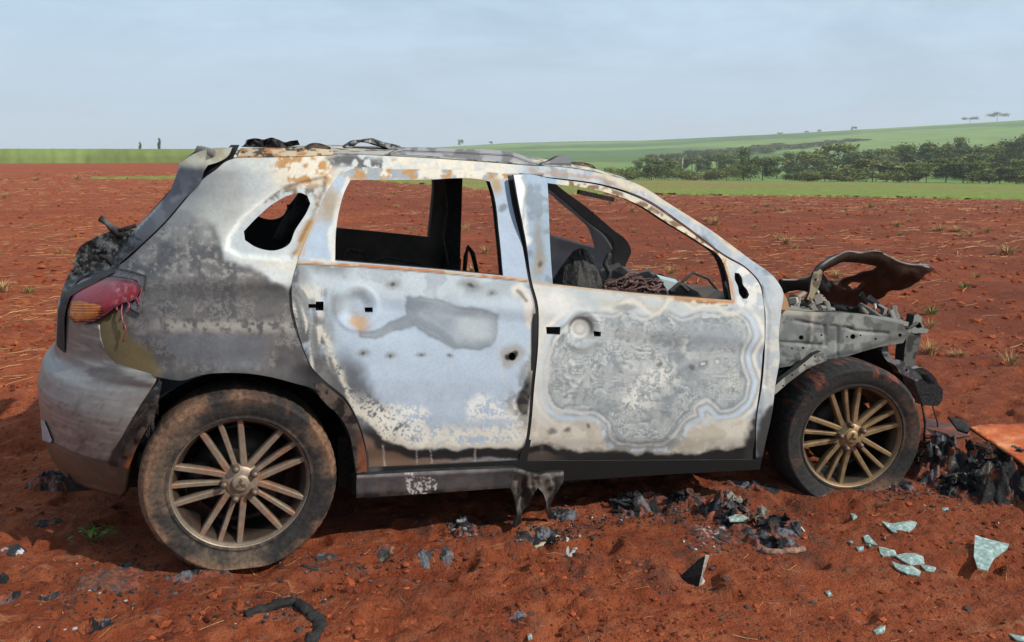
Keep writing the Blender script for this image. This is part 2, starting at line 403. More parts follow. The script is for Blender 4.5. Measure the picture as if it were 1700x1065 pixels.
for k, n_, s_ in (('bush', 2300, 0.035), ('tall', 1800, 0.03), ('round', 3400, 0.028), ('umbrella', 500, 0.04)):
    for j in range(3):
        CROWNS[k, j] = crown_mesh('crown', 40 + 7 * j + len(k), lobes(11 * j + len(k), k), n_, s_, M_LEAF[j])
def trunk_mesh():
    b = MB(); b.tube([(0, 0, -0.1), (0.01, 0, 0.15), (-0.01, 0.01, 0.4), (0.02, 0, 0.72)], [0.028, 0.022, 0.017, 0.006], 7)
    for s, z in ((-1, .3), (1, .38), (-1, .5), (1, .56)):
        b.tube([(0, 0, z), (s * .1, .04 * s, z + .12), (s * .22, .05, z + .24)], [0.012, 0.008, 0.003], 5)
    return b.build('trunk', M_BARK, link=False)
TRUNK = trunk_mesh()
TREE_LABEL = {('bush', 0): 'dark low bush in the belt at the far edge of the green strip', ('bush', 1): 'green low bush in the belt at the far edge of the green strip', ('bush', 2): 'pale olive low bush in the belt at the far edge of the green strip',
    ('round', 0): 'dark broad leafy tree in the valley belt below the hill', ('round', 1): 'mid green broad leafy tree in the valley belt below the hill', ('round', 2): 'pale green broad leafy tree in the valley belt below the hill',
    ('tall', 0): 'dark narrow tall tree rising out of the valley belt', ('tall', 1): 'green narrow tall tree rising out of the valley belt', ('tall', 2): 'pale narrow tall tree rising out of the valley belt'}
TREE_GROUP = {'bush': 'bushes along the far edge of the crop', 'round': 'trees in the valley belt', 'tall': 'tall trees in the valley belt'}
def tree_at(u, ytop, r, wpx, kind, shade, label=None, cat=None, group=None, name='tree'):
    d = view_dir(u, 252.0); a = math.atan2(d[0], d[1])
    x, y = CAM[0] + r * math.sin(a), CAM[1] + r * math.cos(a); z = float(terrain(np.array(x), np.array(y)))
    dist = r
    H = max(1.0, CAM[2] + dist * (252.0 - ytop) / FPX / math.cos(a - YAW) - z)
    Wd = wpx * dist / FPX / math.cos(a - YAW) * (0.85 if kind == 'bush' else random.uniform(1.08, 1.35)); H *= 1.0 if kind == 'bush' else random.uniform(0.92, 1.14)
    o = empty('bush' if kind == 'bush' else name, (x, y, z)); o.rotation_euler.z = random.uniform(0, 6.28)
    tag(o, label or TREE_LABEL[kind, shade], cat or ('bush' if kind == 'bush' else 'tree'), group or (None if label else TREE_GROUP[kind] + (', dark', ', green', ', pale')[shade]))
    for n, me, sc in (('crown', CROWNS[kind, shade], (Wd, Wd, H)), ('trunk', TRUNK, (H * 0.8, H * 0.8, H))):
        c = bpy.data.objects.new(n, me); COL.objects.link(c); c.parent = o; c.scale = sc
    return o
TR = [  # u, ytop, distance, width px, kind, shade
 (1009, 271, 206, 46, 'bush', 2), (1042, 270, 211, 44, 'bush', 1), (1083, 262, 214, 50, 'bush', 0), (1101, 258, 240, 48, 'round', 0), (1062, 276, 210, 46, 'bush', 1),
 (1126, 272, 212, 44, 'bush', 1), (1152, 277, 210, 46, 'bush', 2), (1176, 276, 213, 40, 'bush', 2), (1208, 268, 211, 50, 'bush', 1), (1236, 243, 250, 42, 'tall', 0),
 (1248, 262, 214, 50, 'bush', 0), (1268, 256, 222, 56, 'round', 0), (1322, 279, 210, 46, 'bush', 0), (1345, 277, 212, 44, 'bush', 2), (1372, 272, 211, 58, 'bush', 1), (1402, 274, 212, 52, 'bush', 2),
 (1452, 256, 216, 74, 'round', 2), (1430, 266, 213, 46, 'bush', 1), (1488, 272, 212, 50, 'bush', 1), (1512, 268, 218, 46, 'round', 1), (1542, 262, 213, 54, 'round', 1), (1575, 250, 222, 62, 'round', 0), (1604, 258, 214, 50, 'round', 0),
 (1632, 268, 211, 52, 'bush', 1), (1665, 262, 214, 64, 'round', 2), (1692, 266, 212, 56, 'bush', 1), (1722, 258, 213, 60, 'round', 1), (1758, 262, 212, 60, 'bush', 0),
 (1074, 256, 330, 40, 'round', 1), (1118, 262, 300, 40, 'round', 1), (1150, 256, 340, 46, 'round', 0), (1190, 252, 360, 44, 'round', 0), (1214, 250, 330, 40, 'round', 1),
 (1292, 256, 300, 46, 'round', 1), (1325, 250, 330, 44, 'round', 0), (1352, 246, 300, 58, 'round', 1), (1392, 241, 310, 66, 'round', 1), (1424, 246, 300, 48, 'round', 0), (1440, 244, 340, 40, 'round', 0),
 (1470, 240, 350, 44, 'round', 1), (1484, 246, 330, 38, 'round', 2), (1528, 228, 300, 58, 'round', 0), (1556, 240, 330, 48, 'round', 0), (1500, 238, 380, 34, 'round', 1), (1600, 236, 340, 40, 'tall', 0),
 (1636, 234, 320, 60, 'round', 0), (1662, 240, 310, 52, 'round', 1), (1688, 224, 330, 48, 'round', 0), (1706, 228, 300, 50, 'round', 0), (1740, 226, 320, 60, 'round', 1), (1618, 246, 280, 48, 'round', 1), (1580, 240, 360, 40, 'round', 2)]
OWN = {(1009, 271): 'pale olive bush at the left end of the belt beside the car roof', (1236, 243): 'dark narrow tree standing tallest in the left part of the belt', (1268, 256): 'dark broad tree just right of the tallest narrow tree in the left part', (1452, 256): 'pale olive dome-shaped tree, broadest in the front row of the belt',
       (1392, 241): 'mid green broad tree behind the middle of the front row, widest of its row', (1528, 228): 'tall dark broad tree with the highest crown right of the middle', (1600, 236): 'dark narrow tree poking up between the broad trees at right', (1665, 262): 'pale olive tree in the front row near the right picture edge',
       (1322, 279): 'dark low bush right of the grassy gap in the belt', (1345, 277): 'pale low bush right of the grassy gap in the belt', (1688, 224): 'dark broad tree reaching highest near the right picture edge', (1512, 268): 'green small broad tree right of the pale dome-shaped tree'}
for t_ in TR: tree_at(*t_, label=OWN.get(t_[:2]))
g_ = np.random.default_rng(5)
FAR_L = 'dark round tree in the diagonal belt climbing the hillside'
for k in range(34):                                               # the belt that climbs the slope
    f = k / 33; u = 1075 + 350 * f + g_.uniform(-8, 8)
    r = 520 + 420 * f + g_.uniform(-30, 30)
    tree_at(u, 254 - 21 * f + g_.uniform(-3, 2), r, g_.uniform(18, 32), 'round', int(g_.integers(0, 2)), FAR_L, 'tree', 'trees in the belt up the hillside')
tree_at(1605, 207, 1450, 15, 'umbrella', 0, 'smaller flat-topped tree, left of the pair on the hill crest', 'tree')
tree_at(1650, 201, 1440, 20, 'umbrella', 0, 'larger flat-topped tree, right of the pair on the hill crest', 'tree')
for u, yt, w in ((765, 231, 9), (1293, 223, 9), (815, 234, 6), (1180, 233, 6), (1220, 231, 6), (1337, 221, 6), (1358, 220, 6), (1415, 216, 8), (1140, 233, 5)):
    tree_at(u, yt, 1480, w, 'round', 0, 'tiny lone tree on the skyline of the far green hill', 'tree', 'lone trees on the skyline')
tree_at(233, 236, 300, 7, 'tall', 0, 'shorter leaning tree, left of the two above the cane', 'tree')
tree_at(265, 232, 300, 8, 'tall', 0, 'taller thin tree, right of the two above the cane', 'tree')
# a thin pale mast standing before the belt
mb = MB(); mb.tube([(0, 0, -0.3), (0, 0, 6.5)], [0.16, 0.10], 8, (0.5, 0.5, 0.48))
d_ = view_dir(1134, 252.0); a_ = math.atan2(d_[0], d_[1]); x_, y_ = CAM[0] + 300 * math.sin(a_), CAM[1] + 300 * math.cos(a_)
M_MAST = mat('weathered_mast', (0.55, 0.55, 0.52), 0.6)
mast = mb.build('pole', M_MAST); mast.location = (x_, y_, float(terrain(np.array(x_), np.array(y_))))
tag(mast, 'thin pale pole standing in the meadow among the trees', 'pole')
# ------------------------------------------------------------------ the wreck: frame of reference
PIT, HUB = 0.0459, 0.335                      # nose-down pitch of the body, height of the rear hub
_c, _s = math.cos(PIT), math.sin(PIT)
def to_car(p):
    p = np.asarray(p, float); z = p[..., 2] - HUB
    return np.stack([_c * p[..., 0] - _s * z, p[..., 1], _s * p[..., 0] + _c * z], -1)
def to_world(p):
    p = np.asarray(p, float)
    return np.stack([_c * p[..., 0] + _s * p[..., 2], p[..., 1], -_s * p[..., 0] + _c * p[..., 2] + HUB], -1)
EYE = to_car(CAM)
def cray(u, v): return to_car(CAM + view_dir(u, v)) - EYE
_WZ = [-.5, -.2, -.13, 0, .2, .35, .5, .6, .7, .8, .9, 1.0, 1.1, 1.16, 1.25, 1.4]
_WY = [.80, .82, .835, .865, .885, .888, .878, .862, .832, .795, .755, .715, .668, .63, .56, .5]
_XZ = [-.4, -.29, -.223, -.141, -.034, .032, .14, .235, .318, .365, .536, .613, .66, .711, .827, .913, .979, 1.042, 1.091, 1.148, 1.3]
_XR = [-.47, -.50, -.615, -.68, -.729, -.741, -.748, -.75, -.726, -.68, -.665, -.64, -.55, -.46, -.373, -.299, -.245, -.218, -.205, -.135, .0]
_zt = np.linspace(-.6, 1.5, 900)
_k = np.ones(25) / 25
_wt = np.convolve(np.pad(np.interp(_zt, _WZ, _WY), 12, 'edge'), _k, 'valid')
_xt = np.convolve(np.pad(np.interp(_zt, _XZ, _XR), 6, 'edge'), np.ones(13) / 13, 'valid')
def half_w(z): return np.interp(z, _zt, _wt)
def rear_x(z): return np.interp(z, _zt, _xt)
def side_y(X, Z):
    xr = rear_x(Z); x0 = np.maximum(.15, xr + 0.6)
    t = np.clip((x0 - X) / (x0 - xr), 0, 1)
    return -half_w(Z) * (1 - t ** 2.5) ** (1 / 2.2) + 0.02 * ss(1.9, 2.4, X)
def on_side(uv, y_end=-0.06):
    """meet the near flank of the body"""
    uv = np.asarray(uv, float); out = np.zeros((len(uv), 3))
    for i in range(0, len(uv), 4000):
        d = cray(uv[i:i + 4000, 0], uv[i:i + 4000, 1])
        ys = np.linspace(-1.0, y_end, 110)
        s = (ys[None] - EYE[1]) / d[:, 1:2]
        F = ys[None] - side_y(EYE[0] + s * d[:, :1], EYE[2] + s * d[:, 2:])
        hit = F > 0; k = np.where(hit.any(1), hit.argmax(1), F.argmax(1)); k = np.clip(k, 1, None)
        j = np.arange(len(d)); f0, f1 = F[j, k - 1], F[j, k]
        w = np.where(hit.any(1), np.clip(-f0 / (f1 - f0 + 1e-12), 0, 1), 1.0)
        lo, hi = ys[k - 1], ys[k]; y = lo + w * (hi - lo)
        sel = hit.any(1)
        for _ in range(3):
            s_ = (y - EYE[1]) / d[:, 1]; f = y - side_y(EYE[0] + s_ * d[:, 0], EYE[2] + s_ * d[:, 2])
            e = 1e-4; s2 = (y + e - EYE[1]) / d[:, 1]; f2 = y + e - side_y(EYE[0] + s2 * d[:, 0], EYE[2] + s2 * d[:, 2])
            st = np.where(sel, -f / ((f2 - f) / e + 1e-9), 0); y = np.clip(y + np.clip(st, -.01, .01), lo - .01, hi + .01)
        s_ = (y - EYE[1]) / d[:, 1]
        out[i:i + 4000] = EYE + s_[:, None] * d
    return out
def on_plane(yc):
    def f(uv):
        uv = np.asarray(uv, float); d = cray(uv[:, 0], uv[:, 1]); s = (yc - EYE[1]) / d[:, 1]
        return EYE + s[:, None] * d
    return f
def on_plane_var(fn):
    def f(uv):
        uv = np.asarray(uv, float); d = cray(uv[:, 0], uv[:, 1]); yc = fn(uv[:, 0], uv[:, 1]); s = (yc - EYE[1]) / d[:, 1]
        return EYE + s[:, None] * d
    return f

# ------------------------------------------------------------------ outlines
def curve(pts, step, smooth=True, sharp=38):
    p = np.asarray(pts, float); n = len(p); out = []
    d = np.roll(p, -1, 0) - p; L = np.linalg.norm(d, axis=1) + 1e-9; t = d / L[:, None]
    tin = np.roll(t, 1, 0); ang = np.degrees(np.arccos(np.clip((tin * t).sum(1), -1, 1)))
    tan = tin * L[:, None] + t * np.roll(L, 1)[:, None]; tan /= np.linalg.norm(tan, axis=1)[:, None] + 1e-9
    for i in range(n):
        j = (i + 1) % n; m = max(1, int(round(L[i] / step)))
        x = np.arange(m)[:, None] / m
        if smooth:
            m0 = tan[i] * L[i] if ang[i] < sharp else d[i]; m1 = tan[j] * L[i] if ang[j] < sharp else d[i]
            out.append((2 * x ** 3 - 3 * x ** 2 + 1) * p[i] + (x ** 3 - 2 * x ** 2 + x) * m0 + (-2 * x ** 3 + 3 * x ** 2) * p[j] + (x ** 3 - x ** 2) * m1)
        else: out.append(p[i] + x * d[i])
    return np.concatenate(out)
def inside(P, poly):
    x, y = P[:, 0], P[:, 1]; r = np.zeros(len(P), bool)
    a = poly; b = np.roll(poly, -1, 0)
    for (x0, y0), (x1, y1) in zip(a, b):
        if y0 == y1: continue
        c = (y0 > y) != (y1 > y)
        r ^= c & (x < (x1 - x0) * (y - y0) / (y1 - y0) + x0)
    return r
def sdist(u, v, poly):
    """signed distance to an outline, negative inside"""
    P = np.stack([u, v], -1); a = np.asarray(poly, float); b = np.roll(a, -1, 0)
    m = np.full(len(P), 1e9)
    for p, q in zip(a, b):
        e = q - p; w = P - p; t = np.clip((w @ e) / (e @ e + 1e-9), 0, 1)
        m = np.minimum(m, np.hypot(*(w - t[:, None] * e).T))
    return np.where(inside(P, a), -m, m)
def seg_dist(u, v, pts):
    P = np.stack([u, v], -1); m = np.full(len(P), 1e9); a = np.asarray(pts, float)
    for p, q in zip(a[:-1], a[1:]):
        e = q - p; w = P - p; t = np.clip((w @ e) / (e @ e + 1e-9), 0, 1)
        m = np.minimum(m, np.hypot(*(w - t[:, None] * e).T))
    return m
def shrink(pts, d):
    p = np.asarray(pts, float); t = np.roll(p, -1, 0) - np.roll(p, 1, 0); t /= np.linalg.norm(t, axis=1)[:, None] + 1e-9
    n = np.stack([-t[:, 1], t[:, 0]], -1)
    A = 0.5 * np.sum(p[:, 0] * np.roll(p[:, 1], -1) - np.roll(p[:, 0], -1) * p[:, 1])
    return p + n * d * (1 if A > 0 else -1)
SOOT = np.array([0.018, 0.017, 0.017])
def shell(name, parent, outer, holes=(), step=3.0, surf=on_side, off=0.0, thick=0.012, relief=None, paint=None, m=None, inner=SOOT, edge=None, smooth=True, mirror=False, gap=0.0, flange=None):
    """a pressed sheet: traced outline with openings, relief, a real second face and turned edges"""
    ol = curve(outer, step, smooth)
    if gap: ol = shrink(ol, gap)
    hl = [curve(h, step, smooth) for h in holes]
    loops = [ol] + hl
    lo, hi = ol.min(0), ol.max(0)
    gx = np.arange(lo[0], hi[0] + step, step); gy = np.arange(lo[1], hi[1] + step, step * 0.88)
    G = np.stack(np.meshgrid(gx, gy), -1).astype(float); G[1::2, :, 0] += step / 2; G = G.reshape(-1, 2)
    k = inside(G, ol)
    for h in hl: k &= ~inside(G, h)
    G = G[k]; B = np.concatenate(loops); keep = np.ones(len(G), bool)
    for i in range(0, len(G), 3000):
        keep[i:i + 3000] = ((G[i:i + 3000, None] - B[None]) ** 2).sum(-1).min(1) > (0.6 * step) ** 2
    G = G[keep]
    E = []; b = 0
    for l in loops:
        n = len(l); E += [(b + i, b + (i + 1) % n) for i in range(n)]; b += n
    A = np.concatenate([B, G])
    vo, _, fo, _, _, _ = delaunay_2d_cdt([Vector(p) for p in A], E, [], 0, 1e-4)
    UV = np.array([tuple(p) for p in vo]); T = np.array([f for f in fo if len(f) == 3], np.int64)
    cen = UV[T].mean(1); ok = inside(cen, ol)
    for h in hl: ok &= ~inside(cen, h)
    T = T[ok]; used = np.unique(T); rm = -np.ones(len(UV), int); rm[used] = np.arange(len(used)); UV = UV[used]; T = rm[T]
    e1 = UV[T[:, 1]] - UV[T[:, 0]]; e2 = UV[T[:, 2]] - UV[T[:, 0]]
    flip = (e1[:, 0] * e2[:, 1] - e1[:, 1] * e2[:, 0]) > 0
    T[flip] = T[flip][:, ::-1]                                       # outward = towards -Y
    P = surf(UV)
    d = np.full(len(P), off) + (relief(UV[:, 0], UV[:, 1]) if relief is not None else 0.0)
    P[:, 1] -= d
    n = len(P)
    he = np.concatenate([T[:, [0, 1]], T[:, [1, 2]], T[:, [2, 0]]])
    key = {}
    hs = set(map(tuple, he.tolist()))
    bd = np.array([h for h in hs if (h[1], h[0]) not in hs], np.int64)
    I = P + np.array([0, thick, 0])
    bi = np.unique(bd); bm = -np.ones(n, int); bm[bi] = np.arange(len(bi))
    V = np.concatenate([P, I, P[bi], I[bi]])
    nb = len(bi); o1, o2 = 2 * n, 2 * n + nb
    Q = np.stack([bm[bd[:, 1]] + o1, bm[bd[:, 0]] + o1, bm[bd[:, 0]] + o2, bm[bd[:, 1]] + o2], -1)
    TT = np.concatenate([T, T[:, ::-1] + n])
    c = paint(UV[:, 0], UV[:, 1]) if paint is not None else np.tile(SOOT, (n, 1))
    ci = np.tile(np.asarray(inner, float), (n, 1)) * (0.6 + 0.8 * fbm(P[:, 0] * 14, P[:, 2] * 14, 3, 4))[:, None]
    ce = np.tile(np.asarray(edge if edge is not None else SOOT * 1.6, float), (nb, 1)) * (0.5 + fbm(P[bi, 0] * 30, P[bi, 2] * 30, 5, 3))[:, None]
    C = np.concatenate([c, ci, ce, ce])
    if mirror:
        V = V * np.array([1, -1, 1]); TT = TT[:, ::-1]; Q = Q[:, ::-1]
    return mesh_np(name, V, TT, Q, C, True, m, parent)

KS = 0.80
class Stain:
    """albedo of scorched panels, laid down as stains with their own ragged outlines"""
    def __init__(s, u, v, base, warp=10, ws=40, seed=0):
        s.u, s.v = u, v; s.c = np.tile(lin(base) * KS, (len(u), 1)); s.seed = seed
        s.set_warp(warp, ws)
    def set_warp(s, warp, ws):
        s.wu = s.u + warp * 2 * (fbm(s.u / ws, s.v / ws, s.seed + 1, 4) - 0.5); s.wv = s.v + warp * 2 * (fbm(s.u / ws + 9, s.v / ws + 4, s.seed + 2, 4) - 0.5)
        return s
    def n(s, sc, k=0, o=4): return fbm(s.u / sc + 3 * k, s.v / sc, s.seed + 3 + k, o)
    def mix(s, col, m): m = np.clip(m, 0, 1)[:, None]; s.c = s.c * (1 - m) + lin(col) * KS * m; return s
    def ell(s, col, cx, cy, rx, ry, soft=0.35, k=1.0, rot=0.0):
        du, dv = s.wu - cx, s.wv - cy; a = math.radians(rot); x = du * math.cos(a) + dv * math.sin(a); y = -du * math.sin(a) + dv * math.cos(a)
        return s.mix(col, k * (1 - ss(1 - soft, 1 + soft, np.hypot(x / rx, y / ry))))
    def poly(s, col, pts, soft=6, k=1.0): return s.mix(col, k * (1 - ss(-soft, soft, sdist(s.wu, s.wv, pts))))
    def line(s, col, pts, w, soft=2.0, k=1.0): return s.mix(col, k * (1 - ss(w - soft, w + soft, seg_dist(s.wu, s.wv, pts))))
    def line0(s, col, pts, w, soft=1.2, k=1.0): return s.mix(col, k * (1 - ss(w - soft, w + soft, seg_dist(s.u, s.v, pts))))
    def flakes(s, col, m, sc, th, soft=0.03, k=0): return s.mix(col, m * ss(th - soft, th + soft, 0.55 * s.n(sc * 1.3, k, 4) + 0.45 * s.n(sc * 0.38, k + 6, 2)))
    def mottle(s, amt, sc, k=5): s.c = s.c * (1 + amt * 2 * (s.n(sc, k, 4) - 0.5))[:, None]; return s

# ---- outlines read off the wreck
DOOR_R = [(578, 281), (562, 290), (549, 306), (519, 369), (493, 432), (483, 473), (484, 506), (494, 552), (505, 586), (518, 612), (540, 634), (574, 664), (596, 707), (607, 751), (610, 780), (740, 774), (867, 768), (875, 726), (883, 641), (890, 557), (889, 506), (879, 468), (868, 407), (852, 341), (843, 287), (805, 283), (657, 279)]
WIN_R = [(582, 298), (700, 298), (800, 298), (813, 301), (819, 320), (828, 385), (835, 457), (700, 444), (556, 432), (558, 380), (564, 344), (573, 315)]
DOOR_F = [(844, 288), (872, 287), (905, 293), (1006, 308), (1066, 329), (1130, 370), (1203, 424), (1240, 446), (1262, 472), (1268, 500), (1270, 560), (1264, 640), (1256, 690), (1254, 766), (1061, 768), (869, 769), (877, 726), (885, 641), (892, 557), (891, 506), (881, 468), (870, 407), (854, 341)]
WIN_F = [(905, 303), (1003, 318), (1062, 340), (1113, 372), (1162, 402), (1196, 428), (1205, 450), (1214, 498), (1060, 486), (917, 471), (910, 390)]
BODY = [(392, 262), (457, 259), (523, 257), (560, 256), (650, 259), (740, 264), (808, 269), (871, 274), (949, 279), (995, 287), (1060, 306), (1113, 339), (1179, 381), (1244, 429), (1288, 463), (1300, 484), (1297, 515), (1293, 560), (1294, 599), (1288, 633), (1282, 684), (1271, 735), (1261, 779), (1226, 781), (1060, 790), (935, 798), (760, 808), (592, 815), (590, 783), (587, 759), (579, 716), (561, 686), (525, 646), (488, 634), (445, 623), (393, 617), (332, 621), (304, 629), (264, 624), (194, 604), (173, 580), (161, 540), (150, 520), (140, 490), (150, 460), (198, 440), (240, 404), (277, 368), (309, 330), (337, 297), (359, 281), (375, 268)]
HOLE_R = [(578, 285), (565, 293), (553, 308), (523, 371), (497, 434), (487, 473), (488, 506), (498, 552), (509, 586), (522, 612), (544, 634), (578, 664), (600, 707), (611, 751), (613, 776), (740, 770), (862, 764), (871, 726), (879, 641), (885, 557), (884, 506), (874, 468), (863, 407), (847, 341), (838, 288), (805, 287), (657, 283)]
HOLE_F = [(862, 287), (905, 293), (1006, 307), (1067, 327), (1130, 368), (1203, 422), (1241, 445), (1263, 471), (1269, 500), (1271, 560), (1265, 640), (1257, 690), (1255, 763), (1061, 764), (875, 765), (882, 726), (890, 641), (897, 557), (896, 506), (886, 468), (876, 407), (864, 341)]
QWIN = [(500, 320), (511, 325), (516, 338), (511, 350), (490, 384), (480, 406), (466, 414), (424, 410), (407, 399), (405, 384), (424, 364), (454, 338), (484, 323)]
RECESS = [(540, 292), (505, 300), (474, 309), (441, 332), (398, 368), (380, 395), (377, 413), (398, 424), (484, 431), (500, 400), (520, 360), (540, 315)]

def paint_body(u, v):
    S = Stain(u, v, (196, 200, 198), 12, 45, 0)
    S.mix((206, 204, 192), ss(0.45, 0.6, S.n(60, 1)) * 0.7)
    # scorched lower quarter
    q = 1 - ss(-7, 7, sdist(S.wu, S.wv, [(240, 380), (300, 345), (335, 372), (365, 372), (372, 430), (420, 440), (452, 470), (478, 480), (500, 440), (560, 640), (590, 830), (120, 830), (120, 440)]))
    S.mix((92, 91, 93), q)
    S.ell((176, 176, 170), 375, 325, 40, 50, 0.6, 0.9)
    S.ell((146, 146, 144), 300, 348, 55, 34, 0.6, 0.8, -50)
    lower = ss(462, 476, v + 0.02 * u)
    f1, f2 = worley(S.wu / 13, S.wv / 13, 2)
    band = (1 - ss(-10, 14, sdist(S.wu, S.wv, [(205, 440), (275, 372), (350, 368), (365, 420), (420, 450), (480, 500), (470, 480), (230, 462)])))
    S.mix((136, 132, 127), band * ss(0.38, 0.60, S.n(30, 2)) * 0.8)
    S.mix((164, 160, 152), band * ss(0.56, 0.62, S.n(6, 4, 3)) * 0.6); S.mix((84, 83, 84), band * ss(0.58, 0.62, S.n(9, 7, 3)) * 0.6)
    S.mix((74, 73, 75), q * lower * 0.75)
    S.mix((104, 100, 97), q * lower * ss(0.42, 0.62, S.n(34, 7)) * 0.6)
    S.flakes((134, 130, 125), q * lower * ss(0.45, 0.58, S.n(40, 6)) * 0.5, 5, 0.52, 0.04, 9)
    S.mix((150, 146, 138), q * np.exp(-((v - 541 - 0.01 * (u - 350)) / 11) ** 2) * ss(0.42, 0.55, S.n(9, 3)) * ss(230, 280, u) * 0.9)
    S.mix((100, 103, 108), q * (1 - ss(-6, 10, sdist(S.wu, S.wv, [(262, 560), (330, 552), (440, 560), (440, 605), (300, 600)]))) * 0.8)
    S.mix((60, 59, 60), q * np.exp(-((v - 488) / 14) ** 2) * 0.5)
    S.mix((58, 57, 57), q * ss(600, 625, v) * ss(230, 270, u) * 0.6)
    S.mix((112, 98, 66), (1 - ss(-8, 16, sdist(S.wu, S.wv, [(155, 520), (196, 522), (215, 560), (262, 612), (262, 630), (190, 606), (160, 570)]))))
    S.mix((178, 178, 170), band * np.exp(-(np.hypot(u - 338, v - 386) / 16) ** 2) * 0.5)
    # window recess: whitish pressed surround, rusted upper rim
    rd = sdist(u, v, RECESS)
    S.mix((190, 196, 196), 1 - ss(-2, 3, rd))
    S.mix((224, 224, 216), np.exp(-((rd - 2) / 4) ** 2) * ss(480, 430, u) * 0.8)
    S.mix((118, 112, 104), (1 - ss(-2, 2, rd)) * ss(345, 322, v + 0.1 * (u - 480)) * ss(0.4, 0.6, S.n(7, 2)))
    S.mix((176, 134, 82), np.exp(-((rd + 1) / 6) ** 2) * ss(470, 500, u) * ss(0.38, 0.55, S.n(12, 8)))
    S.line((186, 148, 98), [(500, 430), (522, 372), (552, 308), (566, 292)], 5, 4, 0.85)
    # roof side: cream with rust breaking through
    top = ss(560, 540, u) * ss(318, 296, v) * ss(440, 470, u)
    S.mix((222, 212, 190), top * 0.85); S.mix((184, 140, 88), top * ss(0.54, 0.62, S.n(13, 3)))
    S.mix((92, 92, 92), (1 - ss(-6, 8, sdist(S.wu, S.wv, [(548, 256), (600, 258), (660, 268), (655, 280), (580, 280), (552, 270)]))) * ss(0.4, 0.55, S.n(10, 5)))
    cant = ss(640, 670, u) * ss(860, 800, u) * ss(300, 290, v)
    S.mix((214, 206, 186), cant * 0.9); S.mix((190, 192, 190), cant * ss(0.5, 0.6, S.n(20, 6)) * 0.7)
    ap = ss(855, 885, u)
    S.mix((158, 170, 180), ap); S.mix((188, 192, 192), ap * ss(0.48, 0.6, S.n(35, 4)) * 0.8)
    S.mix((122, 130, 138), ap * ss(0.56, 0.66, S.n(18, 9)) * 0.7)
    S.line((208, 192, 160), [(990, 290), (1060, 310), (1113, 342), (1179, 384), (1225, 415)], 4, 4, 0.8)
    S.line((176, 128, 78), [(880, 282), (960, 293), (1040, 312)], 3, 3, 0.6 )
    S.line((96, 104, 112), [(1095, 352), (1170, 404), (1228, 448), (1262, 478), (1276, 510)], 2.2, 2)
    # hinge pillar beside the front door
    S.mix((180, 186, 188), ss(1262, 1272, u) * ss(470, 500, v)); S.mix((206, 204, 194), ss(1262, 1272, u) * ss(0.5, 0.6, S.n(14, 5)) * ss(500, 540, v) * 0.8)
    S.mix((62, 61, 61), (1 - ss(-4, 5, sdist(S.wu, S.wv, [(1262, 690), (1286, 668), (1284, 700), (1268, 770), (1255, 780), (1250, 730)]))))
    # sill
    S.mix((22, 21, 21), ss(754, 760, v) * ss(600, 640, u)); S.mix((26, 25, 25), (u > 836) * (u < 902) * ss(286, 292, v)); S.mix((26, 25, 25), ss(595, 610, v) * ss(470, 520, u) * ss(660, 600, u))
    S.mottle(0.12, 5, 9); S.mottle(0.08, 24, 11)
    return S.c
def relief_body(u, v):
    r = -0.014 * (1 - ss(-5, 3, sdist(u, v, RECESS)))
    r = r - 0.010 * ss(464, 484, v - 0.012 * (u - 240)) * (1 - ss(500, 590, v)) * ss(560, 480, u)
    arch = seg_dist(u, v, [(264, 628), (304, 633), (332, 625), (393, 621), (445, 627), (488, 638), (525, 650)])
    r = r + 0.016 * np.exp(-(arch / 16) ** 2)
    r = r + 0.004 * (fbm(u / 60, v / 60, 8, 3) - 0.5)
    r = r - 0.006 * np.exp(-(seg_dist(u, v, [(1095, 352), (1170, 404), (1228, 448), (1262, 478), (1276, 520), (1270, 640)]) / 3) ** 2)
    return r

